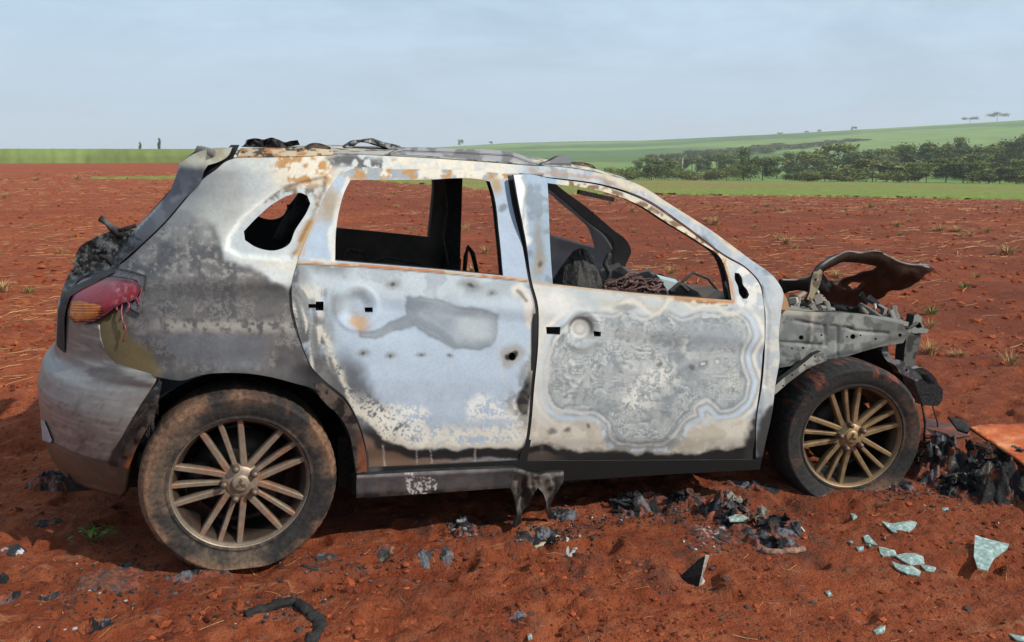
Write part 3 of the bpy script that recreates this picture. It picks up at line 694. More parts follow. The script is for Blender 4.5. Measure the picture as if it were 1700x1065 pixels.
PATCH_R = [(672, 489), (720, 492), (768, 505), (830, 520), (832, 550), (816, 576), (795, 582), (755, 577), (718, 560), (690, 545), (665, 552), (622, 565), (596, 560), (598, 550), (640, 545), (655, 535), (676, 520)]
GLOW_R = [(500, 436), (880, 466), (886, 560), (876, 650), (868, 720), (860, 736), (760, 742), (690, 738), (640, 724), (606, 690), (575, 640), (552, 590), (540, 545), (500, 520)]
def paint_door_r(u, v):
    S = Stain(u, v, (174, 189, 203), 9, 36, 30)
    g = sdist(S.wu, S.wv, GLOW_R)
    S.mix((182, 192, 196), ss(500, 465, v - 0.08 * (u - 500)) * 0.85)
    S.mix((150, 160, 166), ss(0.5, 0.62, S.n(30, 3)) * ss(510, 470, v) * 0.7)
    # bands outwards from the bare middle: charcoal, flaking cream, black, then brown dusty paint
    S.mix((92, 96, 101), ss(-46, -20, g + 8 * (S.n(12, 12, 3) - .5)) * ss(560, 620, v) * ss(720, 650, u) * 0.95)
    S.mix((128, 132, 134), ss(-26, 2, g) * ss(580, 560, v) * ss(600, 560, u) * 0.9)
    fl = ss(-44, -22, g) * (1 - ss(2, 10, g)) * ss(640, 690, v)
    S.flakes((220, 217, 204), fl, 8, 0.47, 0.03, 1)
    S.flakes((206, 200, 184), np.exp(-((g - 2) / 7) ** 2) * ss(520, 560, v), 8, 0.44, 0.05, 2)
    S.mix((88, 90, 92), ss(2, 10, g) * (u < 640) * ss(0.35, 0.5, S.n(14, 4)))
    S.mix((38, 36, 35), ss(3, 9, g) * ss(700, 722, v) * (1 - ss(22, 30, g)))
    S.mix((116, 92, 76), ss(20, 30, g - 0.03 * (u - 740)) * ss(715, 735, v))
    S.mix((92, 92, 94), ss(4, 20, g) * ss(560, 620, v) * ss(715, 690, v) * ss(640, 600, u))
    # the flakes lifting low on the door
    S.flakes((224, 224, 216), 1 - ss(-10, 6, sdist(S.wu, S.wv, [(640, 672), (690, 668), (715, 680), (712, 712), (680, 730), (640, 712)])), 7, 0.46, 0.03, 6)
    S.flakes((222, 224, 220), 1 - ss(-10, 6, sdist(S.wu, S.wv, [(772, 664), (800, 648), (830, 672), (866, 678), (864, 700), (776, 700)])), 7, 0.44, 0.03, 7)
    # grey island with a paler heart
    p = sdist(S.wu, S.wv, PATCH_R)
    S.mix((132, 141, 149), (1 - ss(-3, 3, p)) * (.75 + .25 * ss(-30, -4, p))); sw = np.sin(p * .35 + 5 * S.n(40, 13, 2)); S.mix((158, 168, 176), (1 - ss(-6, -3, p)) * ss(.1, .9, sw) * .45); S.ell((178, 188, 192), 790, 545, 34, 24, 0.5, 0.9); S.ell((160, 170, 178), 740, 512, 26, 18, 0.6, 0.6)
    S.mix((112, 120, 128), np.exp(-((p + 2) / 3) ** 2) * 0.3 * ss(.4, .6, S.n(20, 14)))
    # handle end: grey and cream streaks
    hx = ss(565, 520, u) * ss(460, 490, v)
    S.mix((130, 132, 130), hx * ss(0.42, 0.6, S.n(18, 5)) * 0.9); st = fbm((u * .95 - v * .22) / 9 + 4 * S.n(60, 8, 2), (v + .2 * u) / 80, 7, 3); S.mix((208, 203, 190), hx * ss(0.55, 0.66, st) * 0.85); S.mix((96, 96, 94), hx * ss(0.44, 0.34, st) * 0.6)
    S.ell((178, 140, 96), 597, 536, 18, 14, 0.5, 0.85); S.ell((120, 124, 124), 560, 505, 12, 20, 0.5, 0.7); S.ell((150, 158, 162), 590, 505, 26, 24, 0.2, 0.5)
    S.ell((96, 98, 98), 530, 532, 8, 6, 0.5, 0.8)
    # lines of scorch where the inner clips sat, and the hole rim
    for x, y, r in ((602, 588, 10), (652, 588, 9), (697, 588, 7), (748, 588, 6), (655, 470, 14), (780, 470, 16), (816, 483, 9)):
        S.ell((116, 116, 112), x, y, r, r * 0.55, 0.8, 0.75); S.ell((60, 56, 52), x, y, r * 0.25, r * 0.2, 0.5, 0.9)
    S.ell((150, 144, 134), 851, 592, 17, 20, 0.4, 0.8); S.ell((40, 38, 37), 851, 592, 9, 9, 0.2, 1)
    S.mix((36, 35, 35), 1 - ss(-4, 4, sdist(S.wu, S.wv, [(884, 622), (870, 632), (856, 650), (854, 670), (866, 690), (876, 690)])))
    S.mix((110, 106, 98), np.exp(-(sdist(S.wu, S.wv, [(884, 600), (860, 640), (840, 668), (870, 700)]) / 9) ** 2) * 0.6 * ss(0.4, 0.55, S.n(9, 3)))
    S.line((214, 208, 196), [(858, 484), (868, 484), (876, 500), (880, 536)], 8, 4, 0.85); S.line((110, 104, 96), [(862, 487), (871, 496)], 3, 2, 0.8); S.line((112, 108, 102), [(884, 480), (886, 560), (880, 640)], 3, 3, 0.7)
    # window frame
    fr = ss(436, 428, v - 0.085 * (u - 494))
    S.mix((168, 184, 200), fr); top = fr * ss(305, 292, v) * ss(560, 590, u)
    S.mix((150, 156, 160), top); S.mix((214, 208, 192), top * ss(0.46, 0.56, S.n(22, 2)) ); S.mix((178, 136, 84), top * ss(0.56, 0.64, S.n(12, 6)))
    S.line((214, 214, 206), [(575, 300), (562, 330), (555, 380), (553, 432)], 5, 3, 0.9)
    S.line((178, 150, 108), [(548, 312), (520, 372), (500, 420)], 6, 5, 0.5); S.ell((160, 140, 108), 548, 340, 12, 26, 0.6, 0.8, 20)
    S.ell((168, 142, 92), 824, 306, 9, 14, 0.6, 0.9); S.ell((104, 112, 118), 834, 343, 7, 6, 0.5, 0.8)
    S.line0((196, 168, 130), [(494, 434), (600, 440), (720, 449), (875, 464)], 2.4, 1.4, 0.9); rn = ss(0.42, 0.56, S.n(30, 3, 3)); S.line0((178, 112, 60), [(494, 434), (600, 440), (720, 449), (875, 464)], 2.2, 1.2, rn * 0.9); S.line0((92, 66, 48), [(494, 437), (600, 443), (720, 452), (875, 467)], 1.0, 1.0, 0.8)
    S.line((206, 206, 196), [(515, 428), (545, 430)], 3, 3, 0.8)
    # runs of rusty water
    for x, y0, y1 in ((833, 560, 640), (690, 742, 770), (718, 742, 772), (790, 745, 770), (640, 738, 775)): S.line((206, 198, 188), [(x, y0), (x + 2, y1)], 1.0, 1.0, 0.5)
    S.mottle(0.07, 4, 9); S.mottle(0.07, 22, 10)
    return S.c
def relief_door(crease, dish, fold):
    (a, b), (dx, dy, dr) = crease, dish
    def f(u, v):
        t = np.interp(u, [a[0], b[0]], [a[1], b[1]])
        r = -0.010 * ss(t - 12, t + 16, v) * (1 - ss(t + 30, t + 130, v)) * ss(a[0] - 10, a[0] + 60, u)
        d = np.hypot((u - dx), (v - dy) * 0.95) / dr
        r = r - 0.016 * (1 - ss(0.35, 1.05, d)) + 0.003 * np.exp(-((d - 1.15) / 0.14) ** 2)
        r = r + 0.006 * (fbm(u / 75, v / 75, 4, 3) - 0.5)
        r = r - 0.012 * ss(fold, fold + 30, v)
        return r
    return f

RING_F = [(1218, 506), (1243, 527), (1254, 557), (1241, 591), (1245, 612), (1254, 633), (1243, 667), (1222, 684), (1192, 688), (1175, 673), (1161, 679), (1163, 692), (1142, 705), (1121, 734), (1104, 745), (1061, 745), (1023, 743), (1006, 726), (1002, 705), (985, 694), (956, 692), (926, 688), (905, 667), (899, 629), (903, 591), (913, 565), (940, 530), (985, 512), (1015, 518), (1040, 508), (1068, 520), (1100, 506), (1130, 522), (1165, 512), (1190, 516)]
def paint_door_f(u, v):
    S = Stain(u, v, (178, 185, 186), 11, 34, 60)
    S.mix((192, 194, 190), ss(0.42, 0.62, S.n(40, 2)) * 0.75)
    S.mix((208, 206, 194), ss(915, 895, u) * 0.7); S.mix((204, 202, 190), ss(720, 700, v) * ss(690, 708, v) * 0.4)
    S.set_warp(3.5, 22); g = sdist(S.wu, S.wv, curve(RING_F, 5)); S.set_warp(11, 34)
    S.mix((168, 175, 176), 1 - ss(-12, 2, g))
    # tide marks: contour bands with one crisp edge each
    ins = 1 - ss(-8, -1, g)
    wv_ = fbm(u / 95, v / 80, 13, 2); deep = ss(-16, -40, g)
    ph = (g + 26 * (fbm(u / 70, v / 60, 14, 2) - .5) + 7 * (S.n(16, 5, 2) - .5)) / (8.5 + 6 * wv_) * (1 - deep) + deep * (11 * fbm(u / 120 + .5 * fbm(u / 40, v / 40, 3, 2), v / 44 + .35 * fbm(u / 30, v / 30, 6, 2), 17, 2) + .10 * S.n(12, 8, 2))
    saw = ph - np.floor(ph); am = .55 + .45 * ss(.38, .55, S.n(50, 8, 3))
    S.mix((128, 137, 141), ins * am * ss(.35, .95, saw) * (1 - ss(.95, 1.0, saw)) * .9)
    S.mix((206, 208, 202), ins * am * (ss(.0, .04, saw) - ss(.10, .34, saw)) * .8)
    S.mix((186, 188, 182), ins * ss(.58, .63, S.n(6, 9, 2)) * .5); S.mix((110, 116, 118), ins * ss(.62, .67, S.n(7, 10, 2)) * .5)
    S.mix((138, 146, 150), ins * ss(.56, .66, S.n(44, 11, 4)) * .55)
    S.mix((176, 180, 178), (1 - ss(-30, -10, g)) * ss(0.52, 0.62, S.n(16, 7)) * 0.6)
    S.flakes((214, 214, 206), 1 - ss(-16, 10, sdist(S.wu, S.wv, [(1035, 640), (1060, 615), (1110, 605), (1130, 630), (1090, 660), (1060, 690), (1030, 680)])), 6, 0.50, 0.03, 6)
    S.flakes((206, 206, 196), 1 - ss(-12, 8, sdist(S.wu, S.wv, [(1200, 620), (1222, 610), (1232, 650), (1205, 665)])), 6, 0.52, 0.03, 7)
    S.mix((152, 160, 166), 1 - ss(-20, 20, sdist(S.wu, S.wv, [(1150, 540), (1230, 540), (1236, 570), (1150, 575)])) )
    # the blue and cream bands round it
    S.mix((190, 206, 222), np.exp(-((g - 3) / 3.6) ** 2) * ss(510, 530, v) * 0.95); S.mix((112, 118, 122), np.exp(-((g + 3.5) / 1.8) ** 2) * ss(510, 530, v) * 0.4); S.mix((216, 216, 210), np.exp(-((g + 8) / 2.2) ** 2) * ss(510, 530, v) * 0.6); S.mix((128, 134, 137), np.exp(-((g + 12.5) / 1.8) ** 2) * ss(560, 590, v) * 0.55)
    S.mix((120, 124, 124), np.exp(-((g - 9) / 1.8) ** 2) * ss(540, 570, v) * ss(1100, 1140, u) * 0.6); S.mix((222, 219, 208), np.exp(-((g - 14) / 4) ** 2) * ss(505, 535, v)); S.mix((158, 172, 186), np.exp(-((g - 21) / 4) ** 2) * ss(540, 580, v) * ss(1060, 1120, u))
    S.mix((222, 216, 204), np.exp(-((g - 29) / 4) ** 2) * ss(540, 580, v) * ss(1060, 1120, u) * 0.9)
    S.mix((120, 122, 120), np.exp(-((g - 36) / 3) ** 2) * ss(600, 640, v) * ss(1060, 1120, u) * ss(0.4, 0.55, S.n(10, 3)) * 0.8)
    # scalloped pale tide line under the sill of the window
    w = 508 + 9 * np.sin(u / 17.0 + 1.4 * np.sin(u / 41)) + 6 * np.sin(u / 9.5)
    S.mix((212, 206, 190), np.exp(-((S.wv - w) / 4.5) ** 2) * ss(985, 1010, u) * ss(1245, 1220, u) * 0.9)
    S.mix((176, 170, 156), np.exp(-((S.wv - w + 9) / 5) ** 2) * ss(985, 1010, u) * ss(1200, 1150, u) * 0.5)
    S.ell((128, 132, 130), 1036, 512, 17, 6, 0.5, 0.7); S.ell((224, 222, 214), 925, 505, 30, 20, 0.8, 0.8)
    # lower edge: cream, then burnt black
    lo = ss(686, 706, S.wv) * ss(1, 12, g)
    S.mix((208, 203, 190), lo); S.mix((186, 178, 160), lo * ss(0.52, 0.62, S.n(20, 5)) * 0.7)
    S.mix((150, 148, 142), np.exp(-(g / 9) ** 2) * ss(690, 715, v) * ss(0.4, 0.5, S.n(12, 2)) * 0.8)
    for x, y, r in ((917, 712, 8), (940, 714, 5), (978, 706, 5), (1152, 606, 5), (1171, 602, 5), (1192, 604, 5), (1100, 611, 5)): S.ell((84, 82, 80), x, y, r, r * 0.9, 0.6, 0.8)
    for x, y, r in ((1176, 697, 9), (1171, 602, 3), (1192, 604, 4), (948, 603, 5)): S.ell((206, 208, 204), x, y, r, r, 0.3, 0.9)
    bl = 748 + 6 * (S.n(22, 8) - 0.5) * 2 + 6 * np.exp(-((u - 1110) / 50) ** 2) - 10 * ss(960, 900, u) - 8 * ss(1190, 1250, u)
    S.mix((30, 29, 29), ss(-4, 4, v - bl)); S.mix((92, 80, 70), ss(0, 3, v - bl - 12) * ss(950, 900, u) * 0.6)
    S.mix((150, 146, 134), np.exp(-((v - bl + 2) / 3) ** 2) * ss(0.45, 0.55, S.n(8, 6)) * 0.8)
    S.mix((50, 49, 48), 1 - ss(-4, 5, sdist(S.wu, S.wv, [(1240, 720), (1262, 680), (1270, 680), (1262, 770), (1236, 770)])))
    # handle dish
    d = np.hypot(u - 964, v - 546)
    S.mix((196, 196, 188), 1 - ss(14, 17, d)); S.mix((96, 94, 88), np.exp(-((d - 19) / 3.0) ** 2) * ss(556, 540, v + 0.3 * (964 - u))); S.mix((150, 152, 148), np.exp(-((d - 9) / 2) ** 2) * 0.6)
    S.ell((206, 204, 196), 900, 620, 10, 90, 0.6, 0.6); S.line((196, 200, 200), [(905, 570), (905, 650), (925, 684), (985, 694)], 4, 3, 0.8)
    # window frame: blue-grey metal, scorched drip, rusted edges
    fr = ss(474, 464, v - 0.095 * (u - 880)) * ss(925, 918, u)
    S.mix((150, 168, 184), fr); S.mix((122, 134, 144), fr * ss(0.5, 0.62, S.n(26, 4)) * 0.8)
    S.ell((150, 146, 136), 893, 440, 12, 22, 0.5, 0.9); S.ell((132, 128, 118), 893, 400, 8, 40, 0.7, 0.7); S.ell((88, 76, 62), 894, 441, 4, 6, 0.4, 0.9)
    S.line((232, 234, 230), [(852, 292), (860, 341), (870, 400)], 9, 5, 0.9); S.line((150, 150, 146), [(862, 295), (868, 330), (866, 372)], 2, 2, 0.7)
    fc = ss(3, 0, np.maximum(0, sdist(u, v, WIN_F) - 8)) * ss(925, 945, u) * ss(470, 440, v - 0.35 * (u - 1000)) * (u < 1208)
    S.mix((206, 196, 172), fc); S.mix((120, 96, 70), fc * ss(0.5, 0.6, S.n(10, 3)))
    S.line0((190, 156, 112), [(881, 468), (960, 477), (1060, 487), (1215, 500)], 1.8, 1.2, 0.85)
    S.line0((184, 130, 82), [(1120, 493), (1215, 501)], 3.0, 1.6, 0.85)
    S.line((184, 130, 76), [(1203, 430), (1209, 460), (1217, 498)], 2.5, 2, 0.8)
    S.mix((176, 184, 188), ss(1216, 1222, u) * ss(520, 505, v)); S.mix((214, 212, 204), ss(1218, 1226, u) * ss(520, 505, v) * ss(0.5, 0.6, S.n(16, 6)))
    S.mottle(0.07, 4, 9); S.mottle(0.06, 20, 10)
    return S.c
# ------------------------------------------------------------------ the wreck: parts
M_SHEET = mat('scorched_metal', None, 0.72, 0.0, var=0.07, scale=160, bump=0.22, bscale=240, bdist=0.003, spec=0.3)
M_CHAR = mat('charred_plastic', None, 0.62, 0.0, var=0.5, scale=60, bump=0.8, bscale=90, bdist=0.010, spec=0.18)
M_PAINT = mat('dusty_silver_paint', None, 0.44, 0.30, var=0.10, scale=38, bump=0.10, bscale=200, bdist=0.002, spec=0.5)
M_TYRE = mat('dusty_rubber', None, 0.85, 0.0, var=0.50, scale=65, bump=0.45, bscale=130, bdist=0.004, spec=0.25)
M_ALLOY = mat('dirty_alloy', None, 0.50, 0.45, var=0.22, scale=55, bump=0.15, bscale=200, bdist=0.002, spec=0.4)
M_LENS = mat('melted_lens', None, 0.34, 0.0, var=0.25, scale=40, bump=0.35, bscale=70, bdist=0.004, spec=0.3)
M_TRIM = mat('gloss_grey_trim', None, 0.38, 0.1, var=0.25, scale=35, bump=0.12, bscale=80, bdist=0.003, spec=0.5)

car = empty('burnt_car', (0, 0, HUB), rot=(0, PIT, 0))
tag(car, 'burnt-out five-door car with scorched grey-white body on four wheels in the red field', 'car')

KEY_R = [(512, 504), (524, 504), (524, 500), (537, 500), (537, 515), (524, 515), (524, 511), (512, 511)]
PIN_R = [(606, 511), (619, 510), (619, 518), (607, 519)]
HOL_R = [(851 + 6 * math.cos(t), 592 + 7 * math.sin(t)) for t in np.linspace(0, 6.28, 10)[:-1]]
KEY_F = [(906, 542), (930, 542), (929, 555), (907, 554)]
PIN_F = [(985, 549), (997, 550), (997, 558), (986, 558)]
MIR_F = [(1219, 452), (1226, 453), (1231, 461), (1233, 472), (1240, 481), (1243, 489), (1240, 495), (1233, 496), (1227, 488), (1224, 474), (1219, 463)]

def lean_f(u, v):
    """the front door's frame has sprung outwards at its upper rear corner"""
    return 0.045 * ss(470, 320, v) * ss(960, 850, u)
rel_r = relief_door(((600, 497), (884, 524)), (592, 510, 30), 738)
_rf = relief_door(((985, 545), (1270, 577)), (964, 546, 26), 722)
def rel_f(u, v):
    return _rf(u, v) + lean_f(u, v) - 0.010 * ss(930, 960, u) * ss(440, 400, v - 0.40 * (u - 1000)) * ss(1205, 1150, u)
body = shell('body_side', car, BODY, [HOLE_R, HOLE_F, QWIN], 2.7, paint=paint_body, relief=relief_body, m=M_SHEET, edge=(.03, .026, .023))
door_r = shell('rear_door', car, DOOR_R, [WIN_R, KEY_R, PIN_R, HOL_R], 2.5, off=0.003, paint=paint_door_r, relief=rel_r, m=M_SHEET, gap=1.6, thick=0.016, edge=(.07, .06, .055))
door_f = shell('front_door', car, DOOR_F, [WIN_F, KEY_F, PIN_F, MIR_F], 2.5, off=0.004, paint=paint_door_f, relief=rel_f, m=M_SHEET, gap=1.6, thick=0.016, edge=(.07, .06, .055))
def sooty(u, v):
    S = Stain(u, v, (44, 42, 42), 8, 30, 90)
    S.mix((92, 84, 76), ss(0.55, 0.7, S.n(34, 2)) * 0.7); S.mix((24, 23, 23), ss(0.5, 0.6, S.n(18, 3)))
    return S.c
def inner_f(u, v): return lean_f(u, v)
shell('inner_panel', door_r, shrink(curve(DOOR_R, 8), -3), [shrink(curve(WIN_R, 8), -1)], 7, off=-0.045, paint=sooty, m=M_CHAR, thick=0.012)
shell('inner_panel', door_f, shrink(curve(DOOR_F, 8), -3), [shrink(curve(WIN_F, 8), -1)], 7, off=-0.045, paint=sooty, relief=inner_f, m=M_CHAR, thick=0.012)

# the other flank, seen through the empty windows
def far_paint(u, v):
    S = Stain(u, v, (60, 60, 62), 10, 30, 110)
    S.mix((120, 124, 126), ss(0.5, 0.66, S.n(40, 2)) * 0.7)
    return S.c
FARX, FAR_OPEN = 0.10, -76
FW = [(905, 313), (1003, 328), (1062, 350), (1113, 382), (1162, 412), (1190, 434), (1200, 460), (1205, 492), (1060, 480), (917, 466), (910, 390)]
for nm, out, hs in (('body_side', BODY, [HOLE_R, HOLE_F, QWIN]), ('rear_door', DOOR_R, [WIN_R]), ('front_door', DOOR_F, [FW])):
    o = shell(nm, car, out, hs, 8, paint=far_paint, m=M_SHEET, mirror=True, off=0.002 if 'door' in nm else 0, gap=1.5 if 'door' in nm else 0, inner=(.17, .18, .185) if nm == 'front_door' else SOOT, thick=0.03)
    o.location.x = FARX
    if nm == 'front_door':                                         # swung wide open on its hinges
        hx, hy = 2.17 + FARX, .80; A_ = math.radians(FAR_OPEN)
        Mh = Matrix.Translation((hx, hy, 0)) @ Matrix.Rotation(A_, 4, 'Z') @ Matrix.Translation((-hx, -hy, 0)) @ Matrix.Translation((FARX, 0, 0))
        o.location = Mh.translation; o.rotation_euler = Mh.to_euler()
    if 'door' in nm:
        q = shell('inner_panel', o, shrink(curve(out, 8), 6), [shrink(curve(hs[0], 8), 2)], 8, off=-0.055, paint=sooty, m=M_SHEET, mirror=True, thick=0.014, inner=(.15, .16, .165) if 'front' in nm else (.085, .072, .062))

def bar(mb, a, b, w, h, col):
    """a box beam between two points, w across (Y-ish), h deep"""
    a, b = np.array(a, float), np.array(b, float); t = (b - a); L = np.linalg.norm(t); t /= L
    up = np.array([0, 0, 1.0]) if abs(t[2]) < .9 else np.array([1.0, 0, 0])
    s = np.cross(t, up); s /= np.linalg.norm(s); n = np.cross(s, t)
    V = [p + s * w / 2 * i + n * h / 2 * j for p in (a, b) for i, j in ((-1, -1), (1, -1), (1, 1), (-1, 1))]
    return mb.add(V, quads=[[0, 1, 2, 3], [7, 6, 5, 4], [0, 4, 5, 1], [1, 5, 6, 2], [2, 6, 7, 3], [3, 7, 4, 0]], col=col)
# pillars, floor, bulkheads inside
for sy, dx in ((-1, 0), (1, FARX)):
    b = MB(); bar(b, (1.08 + dx, sy * .80, -.1), (1.09 + dx, sy * .77, .62), .05, .10, SOOT); bar(b, (1.09 + dx, sy * .76, .60), (1.05 + dx, sy * .625, 1.12), .04, .085, SOOT); b.build('centre_pillar', M_CHAR, car, smooth=False)
b = MB()
b.box((.40, -.80, -.10), (2.12, .80, -.04), SOOT); b.box((-.50, -.60, .02), (.42, .60, .06), SOOT); b.box((.36, -.72, -.10), (.42, .72, .10), SOOT)
b.box((.45, -.815, -.12), (2.10, -.74, .02), SOOT * 1.1); b.box((.45, .74, -.12), (2.10, .815, .02), SOOT)
b.build('floor_pan', M_CHAR, car, smooth=False)
b = MB(); b.box((2.13, -.74, -.12), (2.17, .74, .50), SOOT * 1.3); b.build('firewall', M_CHAR, car, smooth=False)
# scuttle and remains of the dashboard across the car
b = MB()
yy = np.linspace(-.70, .72, 30)
pr = np.array([(2.04, .42), (2.06, .50), (2.08, .575), (2.10, .60), (2.20, .605), (2.21, .55), (2.20, .50)])
V = np.stack([np.stack([pr[:, 0] + .02 * math.sin(9 * y) - .03 * y * y, np.full(7, y), pr[:, 1] + .010 * math.sin(7 * y + 1) + .075 * (vnoise(np.full(7, y * 9), np.arange(7.) * .7, 2) - .6) + .03 * (vnoise(np.full(7, y * 31), np.arange(7.) * 1.7, 4) - .5)], -1) for y in yy])
cc = np.tile(np.array([.028, .026, .025]), (30 * 7, 1)); cc[3::7] = (.060, .048, .040); cc[4::7] = (.045, .04, .036)
b.add(V, quads=gridq(30, 7), col=cc); b.build('scuttle', M_SHEET, car, smooth=False)
b = MB()
bar(b, (1.86, -.66, .46), (1.90, .68, .50), .07, .07, SOOT * 1.6); bar(b, (1.95, -.6, .30), (1.95, .6, .34), .16, .22, SOOT)
bar(b, (1.70, .34, .60), (2.0, .30, .45), .04, .04, SOOT); bar(b, (1.92, -.1, .0), (1.92, -.1, .46), .1, .08, SOOT)
b.build('dashboard_beam', M_CHAR, car, smooth=False)
# seat frames burnt to their rails, low inside
b = MB()
for sy in (-.38, .38):
    for dy in (-.2, .2): b.tube([(1.15, sy + dy, .02), (1.2, sy + dy, .18), (1.05, sy + dy, .34), (.98, sy + dy, .46)], .014, 6, SOOT * 1.4)
    b.tube([(.98, sy - .2, .46), (.97, sy, .49), (.98, sy + .2, .46)], .014, 6, SOOT * 1.4)
b.build('seat_frame', M_CHAR, car)
# bent harness hoops against the far pillar, seen through the rear window
b = MB(); pp = on_plane(.45)
for k in range(5):
    pts = np.array([(770 + 3 * k, 458), (772 + 3 * k, 425 + 3 * k), (778 + 2 * k, 408 + 2 * k), (786 + 2 * k, 420 + k), (794 + 2 * k, 458)], float)
    q = pp(pts); q[:, 1] += .03 * k; b.tube(q, .009, 6, SOOT)
b.build('belt_reel', M_CHAR, car)
b = MB(); q = on_plane(.30)(np.array([(480, 339), (481, 352), (480, 366)])); b.tube(q, .011, 6, SOOT)
q = on_plane(.30)(np.array([(470, 400), (478, 372), (492, 362), (512, 336)])); b.tube(q, [.05, .035, .05, .06], 8, SOOT); b.build('load_bay_strut', M_CHAR, car)

# more burnt wreckage inside: column stump, drooping wires, a charred bundle
b = MB(); pl = on_plane(-.45); c0 = pl(np.array([(962., 452.)]))[0]; th = np.linspace(0, 2 * np.pi, 28, endpoint=False); rows = []
for k, (zz, rr) in enumerate(((-.12, .10), (-.06, .105), (0, .085), (.04, .06), (.075, .03), (.085, .004))):
    r_ = rr * (.75 + .6 * fbm(np.cos(th) * 2 + k, np.sin(th) * 2, 3, 3)); rows.append(np.stack([c0[0] + r_ * np.cos(th), c0[1] + r_ * np.sin(th), c0[2] + zz + .03 * fbm(np.cos(th) * 4, np.sin(th) * 4 + k, 5, 3)], -1))
b.add(np.array(rows), quads=gridq(6, 28, True)[:, ::-1], col=np.array([.045, .042, .04])); b.build('charred_bundle', M_CHAR, car, smooth=False)
for pts, y, r in (([(1008, 472), (1012, 452), (1004, 438), (1012, 420)], -.2, .012), ([(1075, 478), (1088, 462), (1104, 468), (1122, 476)], -.1, .006), ([(1130, 470), (1150, 452), (1176, 462), (1196, 488)], .0, .008), ([(600, 442), (640, 428), (690, 436), (716, 446)], .3, .007), ([(738, 306), (742, 350), (735, 392), (744, 440)], .5, .006), ([(566, 432), (580, 414), (604, 420), (618, 442)], .2, .009), ([(1142, 482), (1128, 470), (1112, 484)], -.3, .01)):
    b = MB(); p_ = on_plane(y)(curve(pts, 4)[:-1] if False else np.array(pts, float)); t_ = np.linspace(0, len(pts) - 1, 16); b.tube(np.stack([np.interp(t_, range(len(pts)), p_[:, k]) for k in range(3)], -1), r, 6, np.array([.05, .045, .042])); b.build('burnt_wire', M_CHAR, car)
# ash and wire heap on the dashboard
b = MB(); pl = on_plane(-.35); c0 = pl(np.array([(1055, 478)]))[0]; g_ = np.random.default_rng(3)
for k in range(70):
    a = g_.uniform(0, 6.28); L = g_.uniform(.03, .075); c = c0 + np.array([g_.uniform(-.14, .12), g_.uniform(-.07, .1), g_.uniform(-.05, .045)])
    c[2] -= .25 * abs(c[0] - c0[0]) * .8
    t = np.linspace(0, 4.2, 9); ph = g_.uniform(0, 6)
    p = c + np.stack([L * np.cos(t + ph), .6 * L * np.sin(t + a), .42 * L * np.sin(t * 1.2 + ph)], -1)
    b.tube(p, g_.uniform(.003, .007), 5, np.array([.11, .062, .052]) * g_.uniform(.4, 1.5))
heap = b.build('wire_heap', M_CHAR); heap.location = (0, 0, HUB); heap.rotation_euler = (0, PIT, 0)
tag(heap, 'tangled heap of brown burnt wire behind the front door window', 'burnt wire')
scr = MB(); q = on_plane(-.2)(np.array([(1096, 462), (1128, 470), (1122, 484), (1108, 482)])); q2 = q + np.array([.01, .06, .012])
scr.add(np.concatenate([q, q2]), quads=[[0, 1, 2, 3], [7, 6, 5, 4], [0, 4, 5, 1], [1, 5, 6, 2], [2, 6, 7, 3], [3, 7, 4, 0]], col=(.30, .36, .36))
scr.build('vent_scrap', M_SHEET, car, smooth=False)
b = MB(); q = on_plane(.1)(np.array([(960, 318), (985, 323), (1018, 331)])); bar(b, q[0], q[2], .03, .022, SOOT); b.build('mirror_stub', M_CHAR, car, smooth=False)

# ------------------------------------------------------------------ roof
us = np.linspace(388, 1044, 120); ve = np.interp(us, [p[0] for p in BODY[:12]], [p[1] for p in BODY[:12]]) - 1
E_ = on_side(np.stack([us, ve], -1)); E_[:, 1] += .004
ny = 61; rows = []
for k, e in enumerate(E_):
    y = np.linspace(e[1], -e[1], ny); d = np.minimum(np.abs(y - e[1]), np.abs(y + e[1]))
    fr = ss(1.75, 1.35, e[0])
    z = e[2] + .004 * (1 - np.exp(-d / .02)) + (.012 + .026 * fr) * (1 - (y / e[1]) ** 2)
    z = z - .02 * (fbm(e[0] * 2.2 + 0 * y, y * 2.2, 4, 3) - .4) * ss(.08, .3, d)
    xx = e[0] + FARX * (y - e[1]) / (-2 * e[1]) + .10 * ss(1.3, 1.6, e[0]) * (1 - (y / e[1]) ** 2)
    rows.append(np.stack([xx, y, z], -1))
R_ = np.array(rows)
fx = R_[..., 0]; fy = R_[..., 1]
S_ = Stain(fx.ravel() * 300, fy.ravel() * 300, (170, 166, 156), 10, 30, 130)
S_.mix((150, 106, 66), ss(.48, .6, S_.n(26, 2)) * ss(.55, .1, fx.ravel())); S_.mix((84, 74, 64), ss(.54, .64, S_.n(12, 3))); S_.mix((206, 196, 172), ss(.56, .66, S_.n(18, 5)))
S_.mix((96, 92, 88), (ss(.10, .3, np.abs(fy.ravel() + .1)) < .5) * 0.6)
Rb = R_ - np.array([0, 0, .02])
n_ = R_.shape[0] * ny; q = gridq(R_.shape[0], ny)
bi = np.concatenate([np.arange(ny), np.arange(ny, n_, ny) + ny - 1, np.arange(n_ - 2, n_ - ny - 1, -1), np.arange(n_ - 2 * ny, 0, -ny)])
qs = np.stack([bi, np.roll(bi, -1), np.roll(bi, -1) + n_, bi + n_], -1)
roof = mesh_np('roof', np.concatenate([R_.reshape(-1, 3), Rb.reshape(-1, 3)]), quads=np.concatenate([q, q[:, ::-1] + n_, qs]), col=np.concatenate([S_.c, np.tile(SOOT, (n_, 1))]), mat=M_SHEET, parent=car)
